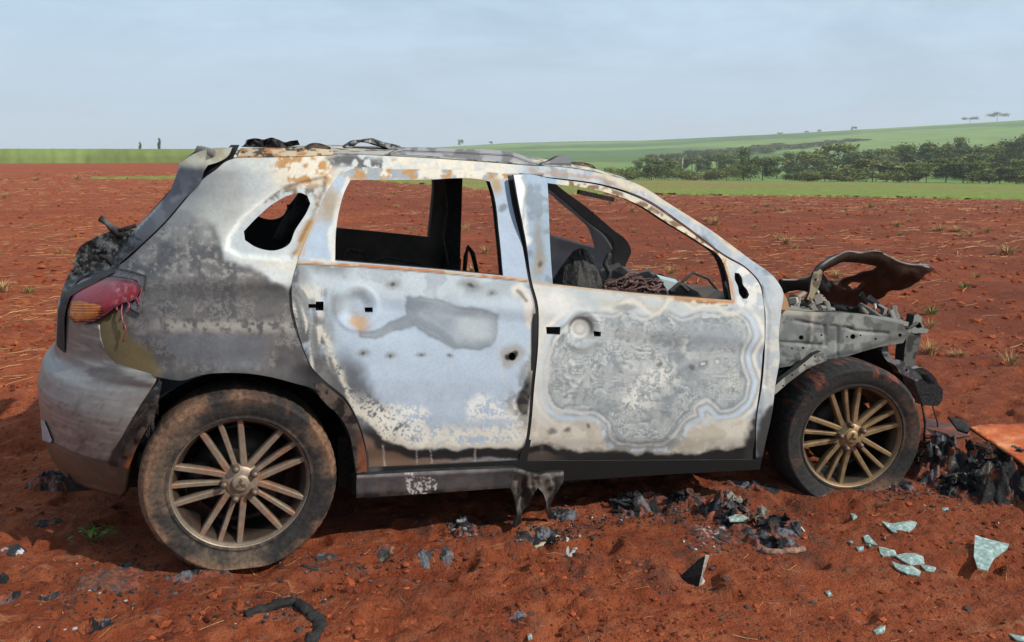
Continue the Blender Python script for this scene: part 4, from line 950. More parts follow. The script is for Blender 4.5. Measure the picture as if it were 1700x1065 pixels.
def paint_rail(u, v):
    S = Stain(u, v, (176, 180, 184), 6, 20, 140); S.mix((120, 122, 126), ss(.5, .62, S.n(24, 2)) * .8); S.mix((60, 60, 62), np.exp(-((v - np.interp(u, [647, 670, 756, 848, 887], [252, 247, 250, 255, 269]) - 3) / 1.2) ** 2) * .9)
    return S.c
shell('roof_rail', car, [(645, 255), (658, 249), (672, 246), (756, 247), (846, 252), (866, 257), (890, 271), (806, 267), (730, 260)], (), 2.2, surf=on_plane(-.605), thick=.035, paint=paint_rail, m=M_SHEET)
shell('rail_foot', car, [(896, 272), (912, 267), (928, 259), (946, 259), (949, 277), (925, 276)], (), 2.2, surf=on_plane(-.615), thick=.04, paint=paint_rail, m=M_SHEET)
shell('rail_foot', car, [(508, 243), (516, 238), (540, 240), (549, 244), (549, 256), (508, 254)], (), 2.2, surf=on_plane(-.60), thick=.05, paint=lambda u, v: Stain(u, v, (98, 84, 72), 5, 14, 150).mix((52, 46, 42), ss(.45, .55, fbm(u / 7, v / 7, 2, 3))).c, m=M_SHEET)
shell('drip_rail', car, [(400, 246), (460, 245), (508, 245), (550, 248), (556, 256), (523, 258), (457, 260), (394, 261)], (), 2.4, off=.004, thick=.05, paint=lambda u, v: Stain(u, v, (196, 178, 146), 5, 14, 155).mix((176, 122, 74), ss(.44, .56, fbm(u / 22, v / 5, 2, 3))).mix((70, 62, 56), ss(.58, .66, fbm(u / 9, v / 4, 5, 3))).c, m=M_SHEET)

# ------------------------------------------------------------------ tail
STRIP = [(386, 244), (378, 259), (368, 266), (345, 274), (339, 284), (335, 297), (306, 330), (274, 367), (237, 403), (196, 439), (190, 436), (222, 381), (257, 345), (281, 318), (292, 292), (297, 272), (322, 255), (345, 247)]
def paint_strip(u, v):
    S = Stain(u, v, (92, 92, 98), 7, 24, 160)
    S.mix((128, 128, 132), ss(.48, .62, S.n(22, 2)) * .7 * ss(400, 340, v)); S.mix((62, 61, 62), ss(372, 420, v) * .8)
    S.mix((196, 190, 170), ss(284, 270, S.wv - 0.1 * (u - 320))); S.mix((176, 164, 128), ss(284, 268, S.wv) * ss(.5, .6, S.n(18, 5)) * .8); S.mix((112, 112, 120), np.exp(-((v - 288) / 6) ** 2) * .6)
    S.mix((176, 174, 168), (np.abs(u - np.interp(v, [272, 345, 381, 430], [299, 260, 226, 192])) < 3) * (v < 400) * .7)
    return S.c
shell('tailgate', car, STRIP, (), 2.6, off=0.006, paint=paint_strip, m=M_SHEET, thick=.03, relief=lambda u, v: .005 * (fbm(u / 20, v / 20, 3, 3) - .5))
tail = [o for o in car.children if o.name == 'tailgate'][0]
b = MB(); zz_ = np.linspace(.40, .70, 14); yy_ = np.linspace(-.46, .46, 40)
V = np.array([[(rear_x(z) + .03 + .10 * (abs(y) / .62) ** 3 + .012 * math.sin(13 * y + 5 * z), y, z) for y in yy_] for z in zz_])
b.add(V, quads=gridq(14, 40)[:, ::-1], col=SOOT * 1.5); b.add(V + [.03, 0, 0], quads=gridq(14, 40), col=SOOT); b.build('tailgate_lower', M_CHAR, car)
b = MB(); zt = np.linspace(.70, 1.13, 12)                              # far edge of the hatch frame
b.tube([(rear_x(z) + .04, .50 - .12 * (z - .7), z) for z in zt], .035, 6, SOOT * 1.2); b.build('hatch_frame', M_CHAR, car)
b = MB(); b.tube([(-.06, -.40, 1.135), (-.12, 0, 1.15), (-.06, .42, 1.135)], .022, 6, np.array([.2, .19, .17])); b.build('hatch_header', M_CHAR, car)
shell('hatch_jamb', car, [(398, 240), (384, 268), (366, 286), (350, 302), (318, 336), (284, 376), (247, 412), (200, 448), (190, 436), (230, 396), (266, 362), (298, 326), (326, 290), (338, 268), (366, 256), (384, 240)], (), 5, off=-.03, m=M_CHAR, thick=.02)
MELT = [(104, 540), (101, 520), (101, 500), (106, 475), (114, 456), (124, 440), (126, 424), (134, 408), (150, 398), (172, 388), (190, 382), (205, 380), (224, 381), (236, 400), (198, 440), (196, 447), (150, 452), (130, 464), (117, 484), (110, 512), (110, 540)]
def paint_melt(u, v):
    S = Stain(u, v, (34, 34, 35), 8, 18, 170); S.mix((92, 94, 98), ss(.52, .64, S.n(12, 2)) * .8); S.mix((16, 16, 17), ss(.55, .62, S.n(16, 5))); S.mix((112, 112, 110), ss(.6, .68, S.n(5, 3)) * .6)
    return S.c
shell('melted_trim', car, MELT, (), 2.4, off=0.012, paint=paint_melt, m=M_CHAR, thick=.03, relief=lambda u, v: .035 * (fbm(u / 16, v / 16, 6, 4) - .45))
ps = on_plane(-.42); b = MB(); b.tube(ps(np.array([(165, 361.5), (171, 364.5), (178, 371), (186, 379), (196, 386), (206, 391)], float)), [.012, .012, .009, .013, .019, .012], 8, np.array([SOOT, SOOT * 2, [.12, .12, .12], SOOT * 2, SOOT, SOOT])); b.build('wiper_arm', M_CHAR, car)
b = MB(); b.tube(on_plane(-.5)(np.array([(165, 425), (178, 428), (187, 440)], float)), .010, 6, SOOT); b.build('wiper_arm', M_CHAR, car)
b = MB(); b.tube(on_plane(-.50)(np.array([(196, 383), (212, 378), (226, 374)], float)), .008, 6, SOOT); b.build('washer_pipe', M_CHAR, car)
# lamp: red over amber, its inner end melted and dripping
LAMP = [(119, 489), (126, 474), (138, 463), (165, 459), (200, 461), (226, 466), (234, 474), (231, 486), (222, 496), (208, 500), (194, 507), (178, 519), (161, 529), (140, 535), (124, 534), (114, 522), (114, 505)]
def paint_lamp(u, v):
    S = Stain(u, v, (122, 14, 26), 3, 14, 180)
    S.mix((222, 128, 36), 1 - ss(-2, 2, sdist(S.wu, S.wv, [(121, 497), (140, 500), (170, 503), (164, 522), (148, 530), (126, 530), (117, 520)])))
    S.mix((150, 70, 20), ((v + .0 * u) % 4 < 1.4) * (u < 168) * ss(500, 504, v) * .6)
    S.mix((150, 62, 74), ss(172, 190, u) * ss(.5, .64, S.n(9, 2)) * .6); S.mix((180, 128, 134), ss(180, 200, u) * ss(.6, .68, S.n(5, 3)) * .5); S.mix((116, 60, 68), ss(476, 462, v) * .6); S.mix((70, 16, 22), np.exp(-((sdist(u, v, LAMP) + 2) / 2.5) ** 2) * .8)
    return S.c
lamp = shell('tail_light', car, LAMP, (), 1.8, off=0.022, paint=paint_lamp, m=M_LENS, thick=.03, relief=lambda u, v: .010 * (fbm(u / 9, v / 9, 5, 3) - .5) * ss(170, 200, u) + .008 * (1 - ss(-14, 0, sdist(u, v, LAMP))) + .0022 * np.sin(v * 1.4) * (u < 172) * ss(496, 500, v))
b = MB()
for x, y0, y1, w in ((196, 502, 514, .005), (204, 500, 545, .0035), (207, 535, 566, .003), (213, 496, 518, .004), (229, 484, 505, .004), (233, 478, 498, .003)):
    k = 7; t = np.linspace(0, 1, k); q = on_side(np.stack([x + 2 * np.sin(5 * t + x), y0 + (y1 - y0) * t], -1)); q[:, 1] -= .012; b.tube(q, w * (1 - .4 * t) * (1 + .3 * np.sin(9 * t + x)), 6, (.17, .03, .045))
b.build('melted_drip', M_LENS, lamp)
shell('lamp_housing', car, [(140, 468), (150, 456), (196, 445), (210, 447), (243, 457), (240, 480), (234, 520), (216, 510), (234, 486), (228, 464), (200, 459), (165, 457)], (), 2.6, off=0.007, paint=lambda u, v: Stain(u, v, (92, 90, 92), 5, 14, 190).mix((40, 39, 40), np.exp(-((sdist(u, v, [(150, 456), (196, 445), (243, 457), (240, 480), (300, 480), (300, 600), (140, 600), (140, 468)])) / 3) ** 2)).c, m=M_CHAR, thick=.01)

# bumper wrapped round the corner
def wrap(name, vs, ustart, vpaint, m, bulge=0.0, thick=.014, off=0.0):
    rows = []
    for v in vs:
        p = on_side(np.array([[ustart(v), v]]))[0]; z = p[2]; x0 = p[0]; xr = float(rear_x(z)) + 0.0005
        x = xr + (x0 - xr) * np.linspace(0, 1, 400) ** 2.6; y = side_y(x, np.full(400, z)); y = np.minimum(y, 0)
        x, y = x[::-1], y[::-1]; s_ = np.concatenate([[0], np.cumsum(np.hypot(np.diff(x), np.diff(y)))]); t = np.linspace(0, s_[-1], 90)
        x, y = np.interp(t, s_, x), np.interp(t, s_, y); 
        gx_, gy_ = np.gradient(x), np.gradient(y); L = np.hypot(gx_, gy_) + 1e-9
        o_ = off + bulge(v); x = x + o_ * gy_ / L * 1.0; y = y - o_ * gx_ / L * -1.0 * -1.0 if False else y + 0 * o_
        y = np.where(np.arange(90) < 89, y, y); rows.append(np.stack([np.concatenate([x, x[:-1][::-1] + 0.0]), np.concatenate([y, -y[:-1][::-1]]), np.full(179, z)], -1))
    A = np.array(rows); cen = np.array([0.1, 0, 0]); d = A - cen; d[..., 2] = 0; d /= np.linalg.norm(d, axis=-1, keepdims=True)
    A = A + d * np.array([off + bulge(v) for v in vs])[:, None, None]
    B = A - d * thick
    h, w = A.shape[:2]; n = h * w; q = gridq(h, w)
    bi = np.concatenate([np.arange(w), np.arange(w, n, w) + w - 1, np.arange(n - 2, n - w - 1, -1), np.arange(n - 2 * w, 0, -w)])
    qs = np.stack([bi, np.roll(bi, -1), np.roll(bi, -1) + n, bi + n], -1)
    c = vpaint(A)
    o = mesh_np(name, np.concatenate([A.reshape(-1, 3), B.reshape(-1, 3)]), quads=np.concatenate([q, q[:, ::-1] + n, qs[:, ::-1]]), col=np.concatenate([c, c * 0 + SOOT]), mat=m, parent=car)
    return o
def us_b(v): return np.interp(v, [535, 560, 578, 604, 614, 623, 643, 673, 725, 764, 768], [163, 167, 173, 195, 228, 262, 252, 232, 203, 181, 180])
def paint_bumper(A):
    x, y, z = A[..., 0].ravel(), A[..., 1].ravel(), A[..., 2].ravel()
    c = np.tile(lin((138, 136, 133)) * 1.0, (len(x), 1)); n = fbm(x * 5, z * 7 + y * 3, 4, 4)
    def mx(col, m): 
        m = np.clip(m, 0, 1)[:, None]; return c * (1 - m) + lin(col) * m
    c = mx((120, 108, 100), ss(.30, .12, z) * .75)                   # road dust low down
    c = mx((150, 140, 128), ss(.45, .6, n) * .4); c = mx((104, 92, 80), ss(.36, .44, z) * ss(.5, .3, np.abs(y) * 0 + x + .75) * .6)
    c = mx((96, 82, 66), ss(.5, .62, fbm(x * 9, z * 9, 7, 3)) * ss(-.2, -.1, x) * .5)
    c = mx((84, 70, 58), ss(.60, .70, fbm(x * 60, z * 45 + y * 30, 6, 3)) * ss(.42, .15, z) * .5); c = mx((172, 166, 158), ss(.66, .72, fbm(x * 12, z * 150, 8, 2)) * .35); c = mx((66, 62, 60), ss(.30, .37, z) * ss(.45, .6, fbm(x * 7, z * 22, 3, 4)) * .6)
    return c
bump_ = wrap('rear_bumper', np.linspace(536, 766, 60), us_b, paint_bumper, M_PAINT, bulge=lambda v: .012 * ss(600, 632, v) - .010 * ss(634, 646, v) + .006 * ss(646, 740, v))
def us_v(v): return np.interp(v, [768, 776, 800, 820, 828], [181, 214, 210, 206, 198])
def paint_val(A):
    x, y, z = A[..., 0].ravel(), A[..., 1].ravel(), A[..., 2].ravel(); n = fbm(x * 6, z * 9, 4, 4)
    c = np.tile(lin((84, 72, 60)), (len(x), 1)); m = (ss(.4, .6, n) * .7)[:, None]; c = c * (1 - m) + lin((128, 106, 82)) * m
    m = (ss(-.36, -.30, x))[:, None] * .8; return c * (1 - m) + lin((170, 92, 56)) * m
wrap('bumper_valance', np.linspace(769, 827, 16), us_v, paint_val, M_TRIM, bulge=lambda v: -.004 - .02 * ss(790, 828, v), thick=.02)
def dusty_black(u, v):
    S = Stain(u, v, (62, 58, 56), 6, 20, 200); S.mix((104, 92, 82), ss(.45, .6, S.n(24, 2)) * .7); S.mix((30, 29, 29), ss(.55, .62, S.n(12, 4)))
    S.mix((168, 92, 56), ss(255, 200, u) * ss(-8, 4, u - np.interp(v, [623, 673, 725, 776, 820], [272, 260, 244, 214, 206]) + 7) * ss(690, 740, v))
    S.mix((150, 84, 54), ss(588, 600, u) * ss(690, 760, v) * .6)
    return S.c
shell('arch_trim', car, [(264, 630), (234, 673), (204, 725), (182, 764), (182, 771), (214, 777), (226, 744), (243, 712), (256, 690), (266, 650), (269, 634)], (), 2.6, off=.012, paint=dusty_black, m=M_TRIM, thick=.03)
shell('arch_trim', car, [(522, 634), (532, 632), (545, 642), (574, 668), (595, 708), (606, 751), (608, 781), (590, 783), (587, 760), (578, 716), (564, 690), (540, 668), (526, 650)], (), 2.6, off=.014, paint=dusty_black, m=M_TRIM, thick=.04)
b = MB(); g_ = np.random.default_rng(8)                              # stringy melted liner behind the bumper edge
for k in range(16):
    u0, v0 = g_.uniform(218, 262), g_.uniform(640, 760); u0 = min(u0, 262 - .30 * (v0 - 640) + 10)
    q = on_side(np.array([(u0, v0), (u0 + g_.uniform(-8, 8), v0 + 14), (u0 + g_.uniform(-12, 6), v0 + g_.uniform(25, 45))], float)); q[:, 1] += .05; b.tube(q, g_.uniform(.004, .011), 6, SOOT * g_.uniform(.7, 2.5))
b.build('melted_liner', M_CHAR, car)
shell('reflector', car, [(69, 694), (76, 698), (88, 728), (84, 732), (72, 728)], (), 2.2, off=.02, paint=lambda u, v: np.tile(lin((150, 156, 166)), (len(u), 1)), m=M_LENS, thick=.012)

# sill trim with its melted, hanging end
def paint_sill(u, v):
    S = Stain(u, v, (84, 84, 86), 5, 30, 210); t = v - np.interp(u, [590, 850], [783, 772])
    S.mix((150, 150, 152), np.exp(-((t - 5) / 5) ** 2) * .9); S.mix((34, 33, 33), ss(26, 36, t)); S.mix((60, 59, 60), ss(.4, .7, fbm(u / 60, t / 200, 4, 3)) * .6); S.mix((110, 100, 92), ss(.55, .7, S.n(26, 5)) * .3)  # pale line near the top is a painted highlight
    S.flakes((216, 214, 208), ((np.hypot((u - 698) / 26, (t - 24) / 16) < 1) | (np.hypot((u - 675) / 10, (t - 8) / 8) < 1)) * 1.0, 5, .53, .03, 3)
    return S.c
shell('sill_trim', car, [(590, 784), (700, 778), (852, 772), (846, 806), (800, 809), (700, 816), (590, 823)], (), 2.6, off=.022, paint=paint_sill, m=M_TRIM, thick=.05, relief=lambda u, v: .010 * np.exp(-((v - np.interp(u, [590, 850], [786, 775])) / 6) ** 2))
DRIP = [(850, 772), (862, 776), (880, 782), (893, 783), (905, 781), (934, 780), (934, 792), (926, 805), (918, 822), (914, 842), (918, 858), (912, 862), (907, 848), (904, 830), (898, 815), (890, 806), (882, 818), (876, 836), (868, 848), (865, 866), (852, 870), (846, 868), (856, 852), (854, 834), (848, 815), (843, 800), (845, 788)]
def paint_drip(u, v):
    S = Stain(u, v, (52, 50, 49), 5, 16, 220); S.mix((120, 114, 106), ss(.5, .62, S.n(16, 2)) * .8); S.mix((150, 148, 144), np.exp(-((v - np.interp(u, [850, 893, 934], [776, 785, 783])) / 3) ** 2) * .8); S.mix((28, 27, 27), ss(838, 856, v)); return S.c
shell('melted_sill', car, DRIP, (), 2.2, off=.020, paint=paint_drip, m=M_TRIM, thick=.022, relief=lambda u, v: .03 * (fbm(u / 12, v / 30, 6, 3) - .5) + .02 * np.sin(u / 7.0) * ss(790, 830, v))

# ------------------------------------------------------------------ wheelhouses and running gear
for cx, a0, a1, r in ((0.0, .12, 2.90, .405), (2.67, .1, 3.0, .415)):
    for sy in (-1, 1):
        b = MB(); th = np.linspace(a0, a1, 36); V = np.array([[(cx + rr * math.cos(t), sy * y, rr * math.sin(t)) for t in th] for y, rr in ((.83 if cx < 1 else .70, r), (.5, r), (.48, .1))])
        b.add(V, quads=gridq(3, 36), col=SOOT * .8); b.build('wheelhouse', M_CHAR, car)
for lo_, hi_, nm in (((-.05, -.6, -.05), (.05, .6, .05), 'axle'), ((2.60, -.6, -.05), (2.74, .6, .03), 'axle'), ((-.6, -.5, -.12), (-.15, .5, .02), 'spare_wheel_well')):
    b = MB(); b.box(lo_, hi_, SOOT); b.build(nm, M_CHAR, car, smooth=False)

DUST = lin((122, 98, 80)); BRONZE = lin((132, 118, 102))
def wheel(x, z, sy, seed, front, zground, spin):
    w = empty('wheel', (x, 0, z), car)
    if front:                                                      # steered towards the lens
        a_ = math.radians(-12 if sy < 0 else -12); R_h = Matrix.Translation((x, sy * .76, z)) @ Matrix.Rotation(a_, 4, 'Z') @ Matrix.Translation((0, -sy * .76, 0)); w.location = R_h.translation; w.rotation_euler = R_h.to_euler()
    # tyre, settled onto the soil
    prof = [(.232, .868), (.240, .878), (.247, .880), (.249, .877), (.256, .882), (.285, .890), (.308, .887), (.313, .889), (.318, .884), (.331, .868), (.3365, .845), (.3375, .80), (.338, .76), (.3375, .72), (.336, .68), (.330, .655), (.30, .635), (.25, .645), (.232, .66)]
    p = np.array(prof); n = 240; th = np.linspace(0, 2 * np.pi, n, endpoint=False)
    rr = np.repeat(p[:, :1], n, 1); yy = np.repeat(p[:, 1:], n, 1)
    tread = (np.abs(p[:, 1] - .76) < .112) & (p[:, 0] > .325)
    lug = ((np.arange(n) % 4 == 0)[None] * .0035) * (np.abs(np.abs(p[:, 1:]) - .76) > .045); rr = rr - np.where(tread[:, None], lug, 0)
    X, Z = rr * np.cos(th), rr * np.sin(th)
    low = -(zground)                                               # soil level below the hub
    sq = np.maximum(0, (-Z) - low); Z = np.where(sq > 0, -low + .12 * -sq, Z)
    near = np.exp(-np.maximum(0, low + Z) / .05) * (sq.max() > 0); bul = near * (.030 if front else .014) * ss(.25, .30, rr) * (rr < .3375)
    yy = yy + np.sign(yy - .76) * bul
    V = np.stack([X, sy * yy, Z], -1)
    nz = fbm(X * 11 + seed, Z * 11 + yy * 7, 5, 6, .62); nf = fbm(X * 40, Z * 40 + yy * 30, 7, 3)
    blk = lin((40, 38, 37)); c = np.tile(blk, (X.size, 1))
    dust = (ss(.38, .64, nz) * .66 if not front else ss(.55, .75, nz) * .5).ravel()[:, None]
    dcol = lin((98, 82, 68)) if not front else lin((84, 62, 50))
    c = c * (1 - dust) + dcol * dust
    if not front:
        e = (np.exp(-((rr - .322) / .02) ** 2) * ss(.3, .6, nz)).ravel()[:, None] * .7; c = c * (1 - e) + lin((122, 88, 66)) * e
        wsp = ((nf > .97) & (rr > .27)).ravel()[:, None] * .5; c = c * (1 - wsp) + lin((190, 180, 168)) * wsp
    else:
        e = (ss(.6, .72, nf) * ss(.0, .2, Z) * (rr > .29)).ravel()[:, None] * .6; c = c * (1 - e) + lin((122, 66, 46)) * e
        e = (np.exp(-((Z + .25) / .05) ** 2) * ss(.05, .15, X)).ravel()[:, None] * .6; c = c * (1 - e) + lin((132, 96, 74)) * e
    grove = (tread[:, None] & (np.abs(yy - .80) < .004)).ravel()
    q = gridq(len(p), n, True)
    mesh_np('tyre', V.reshape(-1, 3), quads=q if sy < 0 else q[:, ::-1], col=c, mat=M_TYRE, parent=w)
    # rim
    b = MB(); cb = BRONZE if not front else lin((140, 116, 84))
    pr = [(.228, .66), (.205, .67), (.200, .72), (.205, .80), (.214, .835), (.224, .850), (.230, .862), (.234, .872), (.240, .876), (.244, .874), (.240, .866), (.236, .86)]
    cr = np.array([lin((30, 25, 22))] * 4 + [lin((66, 54, 45))] * 2 + [cb * 1.0] * 4 + [cb * .5] * 2)
    b.lathe(np.array([(r, sy * y) for r, y in pr]), 96, cr)
    b.lathe(np.array([(0.0, sy * .862), (.030, sy * .862), (.045, sy * .858), (.062, sy * .850), (.070, sy * .835), (.066, sy * .81)]), 48, cb * 1.05)
    def spoke(a0, r0, a1, r1, w0, w1):
        p0 = np.array([r0 * math.cos(a0), r0 * math.sin(a0)]); p1 = np.array([r1 * math.cos(a1), r1 * math.sin(a1)]); t = p1 - p0; L = np.linalg.norm(t); t /= L; s_ = np.array([-t[1], t[0]])
        V = []; k = 9
        for i in range(k):
            f = i / (k - 1); c_ = p0 + t * L * f; wd = w0 + (w1 - w0) * f; yo = .852 - .004 * math.sin(math.pi * min(1, f * 1.05)) + .008 * f
            for q_, d_ in ((-.5, -.030), (-.5, -.009), (-.40, -.001), (-.30, 0), (.30, 0), (.40, -.001), (.5, -.009), (.5, -.030)): V.append((c_[0] + s_[0] * wd * q_, sy * (yo + d_), c_[1] + s_[1] * wd * q_))
        V = np.array(V); nz_ = fbm(V[:, 0] * 22 + seed, V[:, 2] * 22, 9, 3)
        cc = np.tile(cb, (len(V), 1)); m = (ss(.5, .68, nz_) * .4)[:, None]; cc = cc * (1 - m) + (lin((150, 86, 54)) if not front else lin((40, 34, 28))) * m
        cc[0::8] *= .5; cc[7::8] *= .5
        q = gridq(k, 8, True); bs = MB(); bs.add(V, quads=q if sy > 0 else q[:, ::-1], col=cc); bs.build('spoke', M_ALLOY, w, smooth=False)
    for k in range(5):
        a = spin + k * 2 * math.pi / 5
        spoke(a, .066, a, .236, .018, .020)
        m_ = a + math.pi / 5
        for s_ in (-1, 1): spoke(m_ + s_ * .10, .052, m_ + s_ * math.radians(19), .236, .026, .021)
    b.build('rim', M_ALLOY, w)
    b = MB(); b.lathe(np.array([(.02, sy * .77), (.08, sy * .77), (.165, sy * .755), (.165, sy * .73), (.03, sy * .72)]), 40, lin((40, 33, 29))); b.box((-.18, sy * .75 - .04, -.06), (-.10, sy * .75 + .04, .06), lin((52, 42, 36))); b.build('brake_disc', M_ALLOY, w)
    for k in range(5):
        a = spin + k * 2 * math.pi / 5; b = MB()
        b.lathe(np.array([(.0145, sy * .850), (.0145, sy * .862), (.011, sy * .867), (.0125, sy * .868), (.0115, sy * .880), (.007, sy * .885), (0.0, sy * .886)]), 12, lin((126, 108, 92)) * .7, c=(.057 * math.cos(a), 0, .057 * math.sin(a))); b.build('lug_nut', M_ALLOY, w)
    b = MB(); b.lathe(np.array([(0, sy * .872), (.022, sy * .872), (.030, sy * .869), (.0325, sy * .862), (.033, sy * .85)]), 32, cb * 1.15); b.build('hub_cap', M_ALLOY, w)
    b = MB()                                                       # three-diamond badge on the cap
    for k in range(3):
        a = math.pi / 2 + k * 2 * math.pi / 3; e = np.array([math.cos(a), math.sin(a)]); s_ = np.array([-e[1], e[0]])
        pts = [e * .0, e * .0105 + s_ * .006, e * .021, e * .0105 - s_ * .006]
        V = [(p_[0], sy * yv, p_[1]) for yv in (.8715, .8755) for p_ in pts]; b.add(V, quads=[[4, 5, 6, 7], [0, 1, 5, 4], [1, 2, 6, 5], [2, 3, 7, 6], [3, 0, 4, 7]], col=cb * .55 if not front else cb * .35)
    b.build('emblem', M_ALLOY, w, smooth=False)
    return w
wheel(0.0, 0.0, -1, 1, False, -.304, math.radians(107))
wheel(2.67, 0.0, -1, 5, True, -.268, math.radians(103))
wheel(0.0, 0.0, 1, 9, False, -.33, .4); wheel(2.67, 0.0, 1, 12, True, -.27, 1.0)

# ------------------------------------------------------------------ the open front
def paint_apron(u, v):
    S = Stain(u, v, (116, 120, 118), 6, 24, 230); S.mix((142, 144, 138), ss(.46, .6, S.n(30, 2)) * .8); S.mix((84, 88, 88), ss(.54, .64, S.n(16, 5)) * .8); S.mix((72, 70, 66), ss(1420, 1500, u) * .55)
    S.mix((196, 188, 170), np.exp(-((u - 1346 - .0 * v) / 3) ** 2) * ss(570, 520, v) * .8); S.mix((190, 184, 166), ss(526, 518, v - .02 * (u - 1300)) * ss(1370, 1350, u) * .8)
    S.line((170, 170, 158), [(1346, 560), (1344, 580), (1330, 596)], 2, 2, .7); S.mix((60, 58, 56), np.exp(-((v - np.interp(u, [1289, 1371, 1430, 1506], [608, 592, 580, 556])) / 4) ** 2) * .6)
    S.mottle(.14, 5, 8); return S.c
def rel_apron(u, v):
    e = lambda pts, w=2.6, d=.008: -d * np.exp(-(seg_dist(u, v, pts) / w) ** 2)
    r = e([(1320, 532), (1366, 540), (1368, 572), (1294, 568)]) + e([(1398, 543), (1405, 543), (1420, 549), (1474, 553)], 2.2, .010) + e([(1377, 540), (1388, 541), (1388, 590)], 2.2) + e([(1306, 600), (1330, 602), (1345, 575)], 3, .005)
    return r + .012 * ss(1330, 1350, u) * ss(1480, 1370, u) + .004 * (fbm(u / 30, v / 30, 5, 3) - .5)
def rnd(cx, cy, r): return [(cx + r * math.cos(t), cy + r * math.sin(t)) for t in np.linspace(0, 2 * math.pi, 10)[:-1]]
shell('inner_fender', car, [(1296, 514), (1348, 517), (1380, 517), (1410, 519), (1440, 525), (1470, 532), (1500, 538), (1507, 556), (1499, 569), (1462, 575), (1430, 583), (1398, 592), (1371, 595), (1330, 604), (1288, 611)],
      [rnd(1330, 560, 4), rnd(1414, 558, 4.5), rnd(1494, 556, 3), rnd(1404, 558, 1.6), rnd(1427, 556, 1.6), rnd(1361, 555, 1.8), rnd(1453, 562, 2), rnd(1315, 578, 1.6), rnd(1333, 577, 2)], 2.4, surf=on_plane(-.70), thick=.05, paint=paint_apron, relief=rel_apron, m=M_SHEET)
shell('fender_brace', car, [(1284, 643), (1300, 628), (1330, 606), (1352, 588), (1364, 583), (1371, 590), (1373, 598), (1360, 603), (1340, 612), (1310, 634), (1286, 655)], [rnd(1353, 592, 1.6), rnd(1336, 606, 1.6), rnd(1300, 640, 1.6), rnd(1315, 622, 1.6)], 2.4, surf=on_plane(-.775), thick=.03, paint=lambda u, v: Stain(u, v, (150, 150, 142), 5, 18, 240).mix((96, 96, 92), ss(.5, .6, fbm(u / 12, v / 12, 4, 3))).c, m=M_SHEET, smooth=False)
b = MB(); pz = lambda pts, y: on_plane(y)(np.array(pts, float))
a_, c_ = pz([(1298, 516), (1500, 540)], -.66); bar(b, a_ + [0, .04, .01], c_ + [0, .04, .012], .14, .02, np.array([.20, .20, .18]))
b.build('fender_rail', M_SHEET, car, smooth=False)
# engine bay remains
b = MB(); g_ = np.random.default_rng(12)
b.box((2.30, -.45, -.1), (3.0, .45, .36), SOOT * 1.3); b.box((2.45, -.3, .3), (2.85, .25, .44), SOOT * 1.8)
b.lathe([(0, -.02), (.09, -.02), (.10, .02), (.03, .05), (0, .05)], 20, np.array([.16, .15, .13]), c=(2.62, -.50, .44))
b.build('engine_block', M_CHAR, car, smooth=False)
b = MB()                                                            # hinge and bits on the bulkhead corner
for k in range(26):
    u_, v_ = g_.uniform(1304, 1366), g_.uniform(484, 514); v_ = max(v_, 514 - .9 * (u_ - 1300)); q = pz([(u_, v_)], g_.uniform(-.66, -.45))[0]; s_ = g_.uniform(.008, .026)
    M_ = Matrix.Translation(q) @ Matrix.Rotation(g_.uniform(0, 3), 4, Vector(g_.normal(size=3)).normalized()); b.box((-s_, -s_ * .5, -s_ * .7), (s_, s_ * .5, s_ * .7), np.array([.22, .20, .17]) * g_.uniform(.3, 1.5), M_)
b.tube(pz([(1310, 508), (1330, 500), (1352, 508), (1384, 514)], -.55), .012, 7, (.16, .15, .13)); b.tube(pz([(1322, 512), (1326, 492), (1336, 486)], -.6), .012, 7, (.26, .24, .2))
b.build('bulkhead_fitting', M_SHEET, car, smooth=False)
shell('bonnet_hinge', car, [(1339, 496), (1343, 488), (1346, 470), (1350, 452), (1360, 445), (1366, 450), (1362, 470), (1354, 486), (1348, 500)], [rnd(1354, 464, 2)], 2.2, surf=on_plane(-.62), thick=.012, paint=lambda u, v: Stain(u, v, (150, 138, 112), 4, 12, 250).mix((96, 86, 72), ss(.5, .6, fbm(u / 8, v / 8, 4, 3))).c, m=M_SHEET)
shell('windscreen_pillar_foot', car, [(1292, 488), (1300, 484), (1308, 500), (1310, 514), (1297, 514)], (), 2.4, surf=on_plane(-.72), thick=.05, paint=lambda u, v: Stain(u, v, (176, 138, 100), 4, 12, 255).c, m=M_SHEET)
